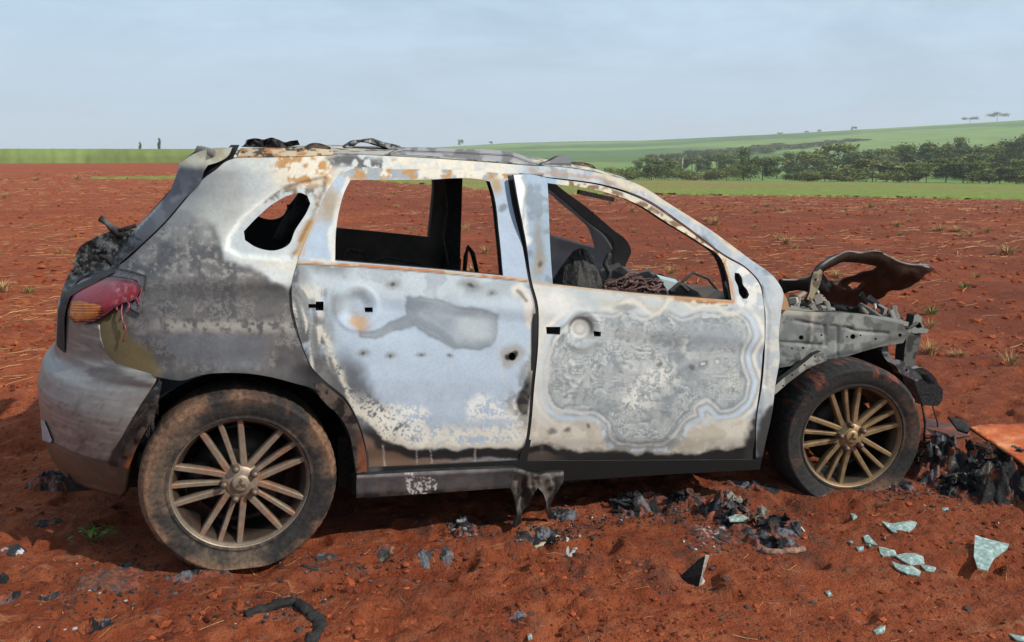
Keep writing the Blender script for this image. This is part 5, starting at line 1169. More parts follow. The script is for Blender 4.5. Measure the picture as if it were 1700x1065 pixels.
# what is left of the bonnet frame, sprung open and buckled
def hood_y(u, v):
    top = np.interp(u, [1290, 1341, 1364, 1400, 1450, 1489, 1550], [462, 452, 436, 416, 416, 432, 446])
    return -.62 + np.clip(v - top, 0, 100) * .0125
HOOD = [(1294, 463), (1318, 463), (1341, 458), (1352, 446), (1366, 434), (1384, 424), (1400, 417), (1425, 419), (1450, 416), (1470, 425), (1489, 434), (1515, 439), (1535, 438), (1550, 446), (1536, 456), (1515, 466), (1505, 476), (1496, 481), (1478, 482), (1460, 494), (1445, 498), (1427, 507), (1400, 506), (1378, 502), (1356, 502), (1350, 494), (1344, 486), (1330, 482), (1300, 486)]
def paint_hood(u, v):
    S = Stain(u, v, (14, 19, 23), 6, 24, 260); S.mix((150, 146, 134), np.exp(-((v - np.interp(u, [1290, 1341, 1364, 1400, 1450, 1489, 1550], [463, 459, 437, 418, 419, 436, 447])) / 7) ** 2)); S.mix((120, 120, 116), ss(1470, 1500, u) * ss(470, 455, v) * ss(.4, .55, S.n(26, 2)) * .8)  # pale band along the top edge: the sunlit rim put into the colour
    S.mix((60, 56, 46), ss(1350, 1330, u) * ss(.46, .58, S.n(18, 4)) * .8); S.mix((170, 170, 164), ss(1480, 1500, u) * ss(458, 444, v) * ss(.42, .55, S.n(22, 6)) * .8)  # right end coloured paler, as if the sun lit it
    S.ell((150, 148, 136), 1418, 473, 14, 8, .5, .8); S.ell((120, 112, 96), 1390, 470, 6, 12, .5, .7); S.mix((60, 68, 74), ss(.50, .58, S.n(24, 8, 4)) * ss(484, 470, v) * .7); S.mix((26, 24, 23), ss(476, 486, v) * ss(1352, 1362, u) * .8); return S.c
shell('bonnet', car, HOOD, [[(1366, 452), (1376, 444), (1398, 435), (1430, 437), (1451, 441), (1448, 446), (1432, 451), (1412, 459), (1388, 466), (1370, 464)], [(1404, 472), (1412, 467), (1430, 469), (1426, 477), (1410, 480)]], 2.4, surf=on_plane_var(hood_y), thick=.02, paint=paint_hood, m=M_SHEET, relief=lambda u, v: .06 * (fbm(u / 28, v / 20, 6, 3) - .5) + .05 * np.abs(fbm(u / 34 + v / 40, v / 26, 9, 2) - .5) + .03 * np.abs(((u + 1.6 * v) / 46.0) % 1 - .5))
he = np.array([(1294, 463), (1318, 463), (1341, 458), (1352, 446), (1366, 434), (1384, 424), (1400, 417.5), (1425, 419), (1450, 416.5), (1470, 425), (1489, 434), (1515, 439), (1535, 438.5), (1549, 446)]); he = curve(he, 6)[:-44]; b = MB(); b.tube(on_plane_var(hood_y)(he) + [0, -.02, 0], .003 + .009 * fbm(np.arange(len(he)) / 3., 0. * he[:, 0], 3, 3), 7, np.array([.17, .165, .15]) * (.5 + fbm(np.arange(len(he)) / 2., 0. * he[:, 0], 5, 2))[:, None], .7); b.build('bonnet_edge', M_SHEET, car)
for k in range(16):                                                  # twisted bits lying over the engine
    u_, v_ = g_.uniform(1365, 1500), g_.uniform(508, 528); v_ = max(v_, 508 + .16 * (u_ - 1365)); q = pz([(u_, v_)], g_.uniform(-.6, -.15))[0]; b = MB(); L = g_.uniform(.03, .10); a_ = g_.normal(size=3); a_ /= np.linalg.norm(a_)
    b.tube([q - a_ * L, q + g_.normal(size=3) * .3 * L, q + a_ * L, q + a_ * L * 1.2 + g_.normal(size=3) * .4 * L], g_.uniform(.006, .02), 6, np.array([.12, .115, .105]) * g_.uniform(.2, 1.6), g_.uniform(.3, 1)); b.build('engine_remnant', M_SHEET, car, smooth=False)
# radiator support, lamp bracket, bumper stay
def greyp(c, s):
    return lambda u, v: Stain(u, v, c, 5, 16, s).mix(tuple(int(x * .55) for x in c), ss(.48, .6, fbm(u / 10 + s, v / 10, 4, 3))).c
shell('radiator_support', car, [(1502, 540), (1508, 552), (1526, 558), (1530, 553), (1526, 575), (1521, 590), (1519, 606), (1510, 612), (1500, 605), (1502, 580), (1504, 566)], (), 2.4, surf=on_plane(-.60), thick=.06, paint=greyp((88, 88, 84), 3), m=M_SHEET)
shell('upper_bracket', car, [(1504, 548), (1512, 543), (1516, 534), (1518, 523), (1524, 521), (1531, 526), (1530, 536), (1536, 543), (1542, 547), (1540, 552), (1520, 553), (1506, 553)], [[(1517, 541), (1520, 534), (1528, 535), (1531, 543), (1524, 545)]], 2.0, surf=on_plane(-.58), thick=.05, paint=greyp((128, 132, 126), 4), m=M_SHEET)
shell('headlamp_bracket', car, [(1462, 580), (1474, 584), (1482, 596), (1496, 598), (1510, 608), (1526, 622), (1530, 628), (1522, 633), (1508, 626), (1494, 618), (1486, 606), (1470, 598)], [rnd(1505, 614, 2)], 2.2, surf=on_plane(-.66), thick=.05, paint=greyp((112, 116, 120), 6), m=M_TRIM)
shell('bumper_stay', car, [(1516, 612), (1530, 610), (1542, 616), (1553, 627), (1560, 640), (1566, 646), (1562, 668), (1556, 674), (1532, 672), (1526, 655), (1520, 640)], [[(1528, 620), (1540, 622), (1552, 636), (1550, 640), (1536, 634)]], 2.2, surf=on_plane(-.56), thick=.08, paint=lambda u, v: np.tile(SOOT * .8, (len(u), 1)), edge=(.16, .165, .17), m=M_CHAR)
b = MB(); bar(b, pz([(1524, 640)], -.5)[0], pz([(1524, 640)], -.5)[0] + [0, .95, 0], .07, .10, SOOT); bar(b, pz([(1508, 548)], -.55)[0], pz([(1508, 548)], -.55)[0] + [0, 1.0, -.02], .05, .05, SOOT * 2)
for y in (-.3, 0, .3): bar(b, pz([(1508, 560)], -.5)[0] + [0, y + .5, 0], pz([(1515, 650)], -.5)[0] + [0, y + .5, 0], .05, .04, SOOT)
b.build('front_crossmember', M_CHAR, car, smooth=False)
b = MB(); b.tube(pz([(1436, 522), (1452, 526), (1470, 528), (1500, 540)], -.5), .016, 8, (.05, .05, .05)); b.tube(pz([(1450, 516), (1453, 508), (1452, 504)], -.45), .008, 6, (.5, .5, .48)); b.tube(pz([(1380, 508), (1410, 514), (1440, 516)], -.4), .02, 8, SOOT); b.tube(pz([(1430, 512), (1438, 520), (1444, 524)], -.5), .014, 7, (.2, .17, .13)); b.build('engine_hose', M_CHAR, car)
for pts, y, r in (([(1530, 668), (1536, 700), (1534, 730), (1542, 765)], -.55, .006), ([(1548, 672), (1556, 700), (1560, 735), (1556, 770)], -.5, .004), ([(1512, 640), (1522, 690), (1516, 730), (1528, 775)], -.45, .008)):
    b = MB(); b.tube(pz(pts, y), r, 6, SOOT * 1.5); b.build('hanging_wire', M_CHAR, car)
# ------------------------------------------------------------------ things lying on and about the wreck
M_GLASS = mat('crazed_green_glass', (0.21, 0.285, 0.25), 0.30, 0.0, var=0.45, scale=90, bump=0.6, bscale=140, bdist=0.004, spec=0.6, tint=(0.37, 0.44, 0.40), tscale=40)
M_ASH = mat('burnt_remains', None, 0.80, 0.0, var=0.55, scale=70, bump=0.9, bscale=120, bdist=0.008, spec=0.3)
M_DUSTY = mat('dust_covered_sheet', None, 0.85, 0.0, var=0.25, scale=30, bump=0.4, bscale=60, bdist=0.004, spec=0.2)
M_STRAW = mat('dry_straw', None, 0.8, 0.0, var=0.25, scale=20, bump=0.0, spec=0.15)
def on_level(uv, z):
    d = view_dir(np.array([p[0] for p in uv]), np.array([p[1] for p in uv])); s = (z - CAM[2]) / d[:, 2]; return CAM + s[:, None] * d
def shard(name, label, cat, uv, m, col=(.4, .5, .45), thick=.006, lift=.004, tilt=0.0, group=None, curl=0.0):
    """a flat broken piece lying on the soil, its outline in metres"""
    uv = curve(uv, 6, False); c = on_ground(np.array([np.mean([p[0] for p in uv])]), np.array([np.mean([p[1] for p in uv])]))[0]
    P = on_level(uv, c[2] + lift); n = len(P); ctr = P.mean(0); d = P - ctr
    P[:, 2] += tilt * (d[:, 1] + .4 * d[:, 0]) + curl * (d ** 2).sum(1) * 30
    B = P - [0, 0, thick]; V = np.concatenate([P, B, [ctr + [0, 0, .004 * (curl == 0)]], [ctr - [0, 0, thick]]]) - c
    i = np.arange(n); j = (i + 1) % n
    T = np.concatenate([np.stack([i, j, np.full(n, 2 * n)], -1), np.stack([j + n, i + n, np.full(n, 2 * n + 1)], -1)])
    a = P[:, :2]; A = np.sum(a[:, 0] * np.roll(a[:, 1], -1) - np.roll(a[:, 0], -1) * a[:, 1]); Q = np.stack([i, i + n, j + n, j], -1)
    if A < 0: T, Q = T[:, ::-1], Q[:, ::-1]
    o = mesh_np(name, V, T, Q, np.asarray(col), False, m); o.location = c
    return tag(o, label, cat, group)
def heap(name, label, cat, u, v, wpx, hpx, high, seed, cols, ragged=.55, crumple=.9, group=None, hole=0.0, sink=.012, m=None, scraps=0):
    """a crumpled burnt mass spread on the soil"""
    c = on_ground(np.array([u]), np.array([v]))[0]; dist = np.linalg.norm(c - CAM); dep = (CAM[2] - c[2]) / dist
    rx, ry = wpx / 2 * dist / FPX, hpx / 2 * dist / FPX / dep
    g = np.random.default_rng(seed); nr, na = 34, 110; high = high * .62
    th = np.linspace(0, 2 * np.pi, na, endpoint=False); rad = np.linspace(0, 1, nr)[:, None]
    edge = 1 + ragged * 2 * (fbm(np.cos(th) * 2.4 + seed, np.sin(th) * 2.4, seed % 17, 5) - .5)
    # lateral = along the picture, depth = away from the lens
    a = math.atan2(c[0] - CAM[0], c[1] - CAM[1]); ex, ey = np.array([math.cos(a), -math.sin(a)]), np.array([math.sin(a), math.cos(a)])
    lx, ly = rad * edge * np.cos(th) * rx, rad * edge * np.sin(th) * ry
    X = c[0] + lx * ex[0] + ly * ey[0]; Y = c[1] + lx * ex[1] + ly * ey[1]
    sc = max(.014, .16 * min(rx, ry) + .012)
    L_ = max(.035, sc * 1.6); n1 = fbm(X / L_ + seed, Y / L_, seed % 13, 3); rid = 1 - np.abs(2 * fbm(X / (L_ * 1.1) + 5, Y / (L_ * 1.1), (seed + 3) % 17, 2) - 1); fin = min(.013, high * .4) * (1 - np.abs(2 * fbm(X / .022, Y / .022, (seed + 5) % 17, 3) - 1) - .4)
    prof = (1 - rad ** 2.5) * (1 - hole * np.exp(-(rad / .45) ** 2))
    h = high * prof * ((1 - crumple) + crumple * 1.5 * np.clip(rid * .75 + n1 - .55, 0, 1.4)) + fin * (1 - rad ** 3) - sink * ss(.75, 1.0, rad)
    X = X + sc * .35 * (fbm(X / sc, Y / sc + 7, 2, 3) - .5) * (rad < .99); Y = Y + sc * .35 * (fbm(X / sc + 9, Y / sc, 4, 3) - .5) * (rad < .99)
    Z = gz(X, Y) + h
    nn = ss(.50, .60, fbm(X / .05, Y / .05, 6, 4) + .22 * (rad - .75))[..., None].reshape(-1, 1) * .6
    col = np.tile(lin(cols[0]), (nr * na, 1)); 
    for k, (cc, t0, s_) in enumerate(cols[1:]): 
        mk = ss(t0, t0 + .08, fbm(X / s_ + 3 * k, Y / s_, 8 + k, 3)).ravel()[:, None]; col = col * (1 - mk) + lin(cc) * mk
    col = col * (1 - nn) + np.array(SOIL_D) * nn
    V = np.stack([X, Y, Z], -1).reshape(-1, 3) - c
    o = mesh_np(name, V, quads=gridq(nr, na, True), col=col, mat=m or M_ASH); o.location = c
    for k in range(scraps):                                           # torn and curled scraps bedded in the mass
        a_ = g.uniform(0, 6.28); f = g.uniform(.1, .85); px_ = np.array([rx * f * math.cos(a_) * ex[0] + ry * f * math.sin(a_) * ey[0], rx * f * math.cos(a_) * ex[1] + ry * f * math.sin(a_) * ey[1]])
        i_ = int(f * (nr - 1)); top = float(V.reshape(nr, na, 3)[i_, int(a_ / 6.2832 * na) % na, 2]); L = g.uniform(.03, .09); h_ = g.uniform(0, 6.28); t = np.linspace(-1, 1, 9)
        cc = lin(((44, 42, 42), (24, 24, 25), (20, 20, 21), (30, 29, 29), (36, 35, 36), (86, 58, 46), (120, 112, 100), (66, 65, 67))[int(g.integers(0, 8))])
        gu, gv_ = np.meshgrid(np.linspace(-1, 1, 7), np.linspace(-1, 1, 6)); rr_ = 1 + .5 * (g.random(gu.shape) - .5)
        n_ = np.array([g.normal() * .7, g.normal() * .7, 1]); n_ /= np.linalg.norm(n_); t1 = np.cross(n_, [math.cos(h_), math.sin(h_), 0]); t1 /= np.linalg.norm(t1); t2 = np.cross(n_, t1); s1, s2 = L * g.uniform(.35, .7), L * g.uniform(.2, .45)
        w_ = L * .55 * (fbm(gu * 1.3 + a_ * 9, gv_ * 1.3 + h_, int(g.integers(0, 12)), 3) - .5) * 2
        Pp = np.array([px_[0], px_[1], top + .004]) + (gu * rr_)[..., None] * s1 * t1 + (gv_ * rr_)[..., None] * s2 * t2 + w_[..., None] * n_
        Vv = np.concatenate([Pp.reshape(-1, 3), Pp.reshape(-1, 3) - n_ * .003]); qq = gridq(6, 7)
        mesh_np('scrap', Vv, quads=np.concatenate([qq, qq[:, ::-1] + 42]), col=cc, mat=M_ASH, parent=o, smooth=False)
    return tag(o, label, cat, group)
BLK = [(34, 34, 36), ((86, 88, 94), .50, .05), ((20, 20, 21), .56, .04), ((112, 66, 46), .62, .03)]
GRY = [(50, 50, 53), ((88, 90, 94), .50, .05), ((28, 28, 29), .55, .04)]
MUD = [(92, 52, 38), ((44, 40, 40), .48, .04), ((150, 146, 142), .66, .015)]

# glass
GL = 'greenish piece of crazed windscreen glass '
shard('glass_shard', GL + 'lying on soil beyond the others, wide and pointed', 'glass shard', [(1463, 866), (1476, 870), (1490, 868), (1512, 866), (1522, 868), (1519, 874), (1503, 884), (1482, 880)], M_GLASS, tilt=.12, lift=.012)
shard('glass_shard', GL + 'shaped like a wedge, near the picture right edge', 'glass shard', [(1618, 895), (1640, 900), (1675, 906), (1672, 911), (1650, 923), (1641, 937), (1624, 934), (1617, 920)], M_GLASS, tilt=.18, lift=.02)
shard('glass_shard', GL + 'curved and narrow, uppermost of the broken cluster', 'glass shard', [(1433, 891), (1441, 889), (1450, 897), (1457, 903), (1446, 901), (1437, 899)], M_GLASS, tilt=.1, lift=.01)
shard('glass_shard', GL + 'ragged, at the upper left of the broken cluster', 'glass shard', [(1459, 907), (1470, 909), (1486, 913), (1489, 922), (1478, 921), (1466, 923), (1461, 917)], M_GLASS, lift=.008)
shard('glass_shard', GL + 'broadest, in the middle of the broken cluster', 'glass shard', [(1486, 922), (1502, 919), (1519, 919), (1533, 924), (1535, 934), (1512, 936), (1500, 930)], M_GLASS, tilt=.08, lift=.012)
shard('glass_shard', GL + 'long and low, nearest the lens in the broken cluster', 'glass shard', [(1480, 933), (1496, 938), (1515, 940), (1529, 947), (1526, 953), (1506, 950), (1487, 942)], M_GLASS, tilt=.1, lift=.012)
shard('glass_shard', GL + 'small and blunt, lower right in the broken cluster', 'glass shard', [(1528, 937), (1541, 938), (1554, 942), (1551, 949), (1537, 947)], M_GLASS, lift=.01)
shard('glass_shard', GL + 'cut off by the bottom right corner of the picture', 'glass shard', [(1675, 1051), (1690, 1054), (1712, 1056), (1712, 1066), (1688, 1062)], M_GLASS, lift=.01)
shard('glass_shard', GL + 'caught on the charred lump before the front door', 'glass shard', [(1209, 858), (1222, 853), (1240, 855), (1244, 861), (1228, 864), (1212, 864)], M_GLASS, lift=.035)
for uv in (((1412, 852), (1420, 853), (1425, 860), (1416, 861)), ((1563, 842), (1574, 842), (1575, 848), (1565, 849)), ((1421, 907), (1433, 906), (1434, 912), (1425, 913)), ((1408, 898), (1415, 897), (1416, 902)), ((1438, 902), (1446, 904), (1446, 908)), ((1370, 981), (1376, 979), (1382, 986), (1375, 988)), ((1450, 1046), (1460, 1039), (1470, 1038), (1469, 1047), (1455, 1052)), ((875, 1052), (882, 1051), (884, 1058), (877, 1060)), ((1654, 866), (1659, 866), (1658, 870)), ((1466, 891), (1470, 890), (1471, 895))):
    shard('glass_chip', 'small pale chip of glass on the red soil before the front wheel', 'glass chip', uv, M_GLASS, lift=.006, group='small pale chips on the soil')
# sheets by the nose
rust = np.array(lin((186, 96, 52)))
def plate(name, label, cat, uv, z, slope, colfn, thick=.012, under=SOOT):
    uv = np.array(curve(uv, 10, False)); P = on_level(uv, z); 
    for _ in range(4):
        zz2 = z + slope[0] * (P[:, 0] - P[:, 0].mean()) + slope[1] * (P[:, 1] - P[:, 1].mean()); d = view_dir(uv[:, 0], uv[:, 1]); P = CAM + ((zz2 - CAM[2]) / d[:, 2])[:, None] * d
    c = P.mean(0); ext = P - c
    # fill with a fine skin
    lo, hi = uv.min(0), uv.max(0); G = np.stack(np.meshgrid(np.arange(lo[0], hi[0], 6), np.arange(lo[1], hi[1], 4)), -1).reshape(-1, 2).astype(float); G = G[inside(G, uv)]
    d2 = ((G[:, None] - uv[None]) ** 2).sum(-1).min(1); G = G[d2 > 9]
    A = np.concatenate([uv, G]); n = len(uv)
    vo, _, fo, _, _, _ = delaunay_2d_cdt([Vector(p) for p in A], [(i, (i + 1) % n) for i in range(n)], [], 0, 1e-4)
    U = np.array([tuple(p) for p in vo]); T = np.array([f for f in fo if len(f) == 3]); T = T[inside(U[T].mean(1), uv)]
    d = view_dir(U[:, 0], U[:, 1]); Q_ = CAM + ((z - CAM[2]) / d[:, 2])[:, None] * d
    for _ in range(4):
        zz2 = z + slope[0] * (Q_[:, 0] - c[0]) + slope[1] * (Q_[:, 1] - c[1]); Q_ = CAM + ((zz2 - CAM[2]) / d[:, 2])[:, None] * d
    Q_[:, 2] += .02 * (fbm(Q_[:, 0] * 4, Q_[:, 1] * 4, 3, 3) - .5)
    e1 = Q_[T[:, 1]] - Q_[T[:, 0]]; e2 = Q_[T[:, 2]] - Q_[T[:, 0]]; fl = np.cross(e1, e2)[:, 2] < 0; T[fl] = T[fl][:, ::-1]
    m_ = len(Q_); hs = set(map(tuple, np.concatenate([T[:, [0, 1]], T[:, [1, 2]], T[:, [2, 0]]]).tolist())); bd = np.array([h for h in hs if (h[1], h[0]) not in hs])
    V = np.concatenate([Q_, Q_ - [0, 0, thick]]) - c; Qd = np.stack([bd[:, 1], bd[:, 0], bd[:, 0] + m_, bd[:, 1] + m_], -1)
    o = mesh_np(name, V, np.concatenate([T, T[:, ::-1] + m_]), Qd, np.concatenate([colfn(Q_), np.tile(under, (m_, 1))]), True, M_DUSTY); o.location = c
    return tag(o, label, cat)
def c_orange(P):
    n = fbm(P[:, 0] * 5, P[:, 1] * 9, 3, 4); c = np.tile(lin((168, 86, 50)), (len(P), 1)); m = ss(.55, .7, n)[:, None] * .6; c = c * (1 - m) + lin((214, 150, 104)) * m; m = ss(.5, .35, n)[:, None] * .5; return c * (1 - m) + lin((150, 66, 36)) * m
def c_plum(P):
    n = fbm(P[:, 0] * 7, P[:, 1] * 7, 4, 4); c = np.tile(lin((78, 58, 56)), (len(P), 1)); m = ss(.5, .65, n)[:, None] * .7; return c * (1 - m) + lin((126, 74, 58)) * m
plate('bonnet_skin', 'large sheet of car body dusted orange, lying past the front wheel', 'metal sheet', [(1609, 709), (1622, 706), (1660, 703), (1700, 702), (1790, 703), (1870, 708), (1900, 760), (1880, 830), (1800, 826), (1752, 800), (1700, 771), (1660, 742)], .13, (.03, .07), c_orange)
plate('metal_sheet', 'plum-brown scorched sheet lying behind the front tyre', 'metal sheet', [(1533, 690), (1552, 697), (1580, 704), (1606, 710), (1611, 722), (1590, 726), (1560, 724), (1536, 726)], .05, (.0, .06), c_plum)
plate('metal_sheet', 'small black curled sheet leaning between the brown and orange sheets', 'metal sheet', [(1573, 692), (1590, 696), (1604, 701), (1611, 711), (1606, 717), (1590, 712)], .12, (.1, .2), lambda P: np.tile(SOOT * 1.3, (len(P), 1)))
# burnt masses
heap('burnt_heap', 'large crumpled heap of burnt front-end remains by the orange sheet', 'burnt debris', 1652, 808, 140, 66, .26, 21, [(34, 32, 32), ((140, 130, 114), .62, .03), ((140, 78, 52), .58, .05), ((18, 18, 19), .5, .03)], .5, .95, scraps=40)
heap('burnt_heap', 'orange-brown arched lump on top of the heap by the orange sheet', 'burnt debris', 1640, 786, 62, 26, .17, 33, [(146, 78, 46), ((176, 150, 120), .56, .03), ((48, 40, 36), .55, .03)], .4, .7)
heap('burnt_heap', 'black tangled mass just past the front tyre', 'burnt debris', 1556, 775, 80, 60, .16, 8, BLK, .5, .95, scraps=18)
heap('burnt_heap', 'brown and black crust of ash between front tyre and heap', 'burnt debris', 1588, 812, 70, 26, .06, 14, [(50, 38, 34), ((30, 29, 29), .45, .04), ((160, 150, 138), .66, .02)], .6, .9, scraps=10)
heap('burnt_heap', 'black ash crust under the flattened front tyre', 'burnt debris', 1486, 806, 70, 22, .03, 5, BLK, .6, .9)
heap('charred_plastic', 'flat grey charred plastic sheet at the foot of the hanging sill', 'charred plastic', 936, 855, 60, 20, .03, 3, GRY, .35, .6)
heap('charred_plastic', 'black speckled ash crust beside the pale stick', 'charred plastic', 893, 888, 76, 24, .03, 4, BLK, .6, .9)
heap('charred_plastic', 'grey charred lump, farthest left of the row below the front door', 'charred plastic', 1046, 838, 66, 34, .05, 6, GRY, .55, .9, scraps=5)
heap('charred_plastic', 'flat grey charred lump, second of the row below the front door', 'charred plastic', 1082, 828, 70, 20, .04, 7, GRY, .55, .9)
heap('charred_plastic', 'bluish grey charred lump, third of the row below the front door', 'charred plastic', 1140, 832, 62, 30, .06, 9, GRY, .5, .9, scraps=5)
heap('charred_plastic', 'tall crumpled black lump holding a bit of green glass', 'charred plastic', 1206, 848, 80, 42, .10, 10, BLK, .5, .95, scraps=10)
heap('charred_plastic', 'ring of black charred foam with red soil in the middle', 'charred plastic', 1266, 880, 118, 52, .07, 11, BLK, .4, .9, hole=1.0, scraps=12)
heap('charred_plastic', 'thin ash film between the charred ring and the row of lumps', 'charred plastic', 1180, 884, 90, 34, .016, 12, MUD, .7, .95)
heap('charred_plastic', 'low grey litter in the shade ahead of the front tyre', 'charred plastic', 1250, 806, 90, 16, .03, 13, BLK, .6, .95)
heap('charred_plastic', 'small heap of black ash with white specks below the rear door', 'charred plastic', 768, 878, 54, 34, .03, 15, [(46, 40, 40), ((126, 126, 128), .56, .02), ((24, 22, 22), .54, .02)], .6, .95)
heap('charred_plastic', 'dark ragged strip of rubber under the rear tyre edge', 'charred plastic', 330, 956, 108, 15, .03, 16, BLK, .5, .95)
heap('charred_plastic', 'black lump lying in the shade under the rear bumper', 'charred plastic', 85, 800, 60, 26, .06, 17, BLK, .5, .9)
heap('charred_plastic', 'flat black scrap in the shade left of the rear tyre', 'charred plastic', 80, 870, 46, 12, .02, 18, BLK, .5, .8)
heap('charred_plastic', 'black chip with a bright torn edge at the left picture edge', 'charred plastic', 20, 915, 34, 14, .025, 19, [(40, 40, 42), ((170, 172, 176), .56, .03)], .4, .9)
heap('charred_plastic', 'long black sliver at the left picture edge', 'charred plastic', 20, 992, 50, 10, .015, 20, BLK, .4, .8)
heap('charred_plastic', 'small black flake right of the long sliver', 'charred plastic', 94, 993, 22, 11, .015, 22, GRY, .3, .7)
heap('charred_plastic', 'dark leaf-like flake at the lower left corner', 'charred plastic', 166, 1044, 48, 24, .02, 23, BLK, .5, .8)
heap('charred_plastic', 'tiny black lump above the long sliver', 'charred plastic', 6, 963, 14, 9, .02, 24, BLK, .3, .7)
heap('charred_plastic', 'thin grey ash smear in front of the rear tyre, left', 'charred plastic', 190, 958, 96, 40, .008, 25, [(88, 58, 46), ((66, 62, 61), .50, .03), ((98, 56, 42), .50, .06)], .7, .9)
heap('charred_plastic', 'small grey ash flake in front of the rear tyre, right', 'charred plastic', 540, 924, 38, 12, .012, 26, GRY, .6, .9)
heap('charred_plastic', 'green-grey flake lying on soil below the rear door', 'charred plastic', 640, 916, 34, 14, .012, 27, [(96, 102, 92), ((60, 56, 54), .5, .03)], .5, .8)
heap('charred_plastic', 'grey scrap lying on soil midway below the rear door', 'charred plastic', 706, 925, 24, 14, .012, 28, GRY, .5, .8)
heap('charred_plastic', 'dull grey scrap right of the midway scrap', 'charred plastic', 742, 920, 28, 14, .012, 29, GRY, .5, .8)
heap('charred_plastic', 'black ash patch near the bottom edge below the sill', 'charred plastic', 862, 1020, 34, 18, .012, 30, BLK, .6, .9)
# strip of burnt rubber curling out of the bottom edge
def strand(name, label, cat, uv, w, seed, cols, flat=.6, n=46, m=None):
    p = np.array(uv, float); t = np.linspace(0, len(p) - 1, n); q = np.stack([np.interp(t, range(len(p)), p[:, k]) for k in (0, 1)], -1)
    k_ = np.ones(5) / 5; q = np.stack([np.convolve(np.pad(q[:, k], 2, 'edge'), k_, 'valid') for k in (0, 1)], -1)
    P = on_ground(q[:, 0], q[:, 1]); P[:, 2] = gz(P[:, 0], P[:, 1]) + w * flat * .6; s = np.arange(n)
    r = w * (.75 + .9 * (fbm(s / 2.6, 0 * s + seed, seed % 11, 3) - .2)); r[0] *= .3; r[-1] *= .3
    P[:, 2] += .4 * w * (fbm(s / 3.0, 0 * s + 9, 5, 2) - .5); c = P.mean(0); b = MB()
    nz_ = fbm(s / 2.0, 0 * s, 7, 3)[:, None]; b.tube(P - c, r, 10, lin(cols[0]) * (1 - nz_) + lin(cols[1]) * nz_, flat); V = np.concatenate(b.V)
    V += w * (1.1 if 'strip' in name and w > .015 else .35) * np.stack([fbm(V[:, k] / w, V[:, (k + 1) % 3] / w, k + 2, 3) - .5 for k in range(3)], -1); b.V = [V]
    o = b.build(name, m or M_ASH); o.location = c; return tag(o, label, cat)
strand('burnt_strip', 'hook-shaped strip of burnt rubber curling at the bottom edge', 'burnt strip', [(402, 1024), (425, 1016), (452, 1010), (472, 1003), (490, 1000), (504, 1012), (520, 1022), (532, 1036), (526, 1052), (508, 1075)], .020, 3, [(13, 13, 14), (48, 45, 43)])
strand('stick', 'pale weathered stick lying across the black speckled crust', 'stick', [(886, 910), (900, 903), (914, 895), (928, 890)], .010, 5, [(120, 112, 92), (178, 168, 136)], .5, 20, M_STRAW)
strand('metal_tube', 'dusty bent metal tube in front of the charred ring', 'tube', [(1262, 914), (1280, 918), (1304, 917), (1322, 915), (1336, 911)], .016, 6, [(96, 68, 56), (150, 120, 100)], .7, 24)
strand('metal_strip', 'short bright metal strip with shadow right of the pale stick', 'metal strip', [(938, 906), (948, 909), (958, 912)], .009, 7, [(130, 128, 122), (176, 174, 168)], .5, 14, M_STRAW)
strand('wire', 'bent bright wire beside the charred ring', 'wire', [(1321, 870), (1330, 876), (1336, 884)], .004, 8, [(170, 166, 150), (200, 196, 180)], 1, 14, M_STRAW)
strand('burnt_strip', 'thin black burnt strip curving behind the rear tyre print', 'burnt strip', [(500, 938), (516, 944), (530, 946)], .008, 9, [(30, 30, 30), (60, 58, 56)], .6, 16)
# splinter standing upright in the soil
c0 = on_ground(np.array([1158.]), np.array([974.]))[0]; b = MB()
yv = on_plane(0)
dpx = np.linalg.norm(c0 - CAM) / FPX; r_ = np.array([math.cos(YAW), -math.sin(YAW), 0])
def fac(pts, dep): return np.array([r_ * x * dpx + np.array([0, 0, 1.0]) * max(z, -9) * dpx + np.array([math.sin(YAW), math.cos(YAW), 0]) * d for (x, z), d in zip(pts, dep)])
bk = np.array([math.sin(YAW), math.cos(YAW), 0]) * .006 + r_ * .003
for pts, dep, cc in (([(-30, 0), (-14, -4), (0, -9), (5, 20), (11, 50), (3, 42), (-4, 30), (-16, 16)], (.05, .03, 0, 0, .01, .02, .03, .04), (34, 31, 30)), ([(0, -9), (7, -6), (13, 4), (8, 12), (10, 24), (16, 42), (18, 47), (11, 50), (5, 20)], (0, .01, .02, .015, .01, .02, .02, .01, 0), (168, 160, 148))):  # sun and shade painted in: dark left facet, pale sunward right one
    F = fac(pts, dep); n = len(F); V = np.concatenate([F, F + bk]); i = np.arange(n); j = (i + 1) % n
    b.add(V, tris=np.array([[0, k, k + 1] for k in range(1, n - 1)] + [[n, n + k + 1, n + k] for k in range(1, n - 1)]), quads=np.stack([j, i, i + n, j + n], -1), col=lin(cc) * (.6 + .6 * RNG.random((2 * n, 1))))
o = b.build('metal_splinter', M_ASH, smooth=False); o.location = c0; tag(o, 'jagged grey splinter standing upright in the soil', 'metal splinter')
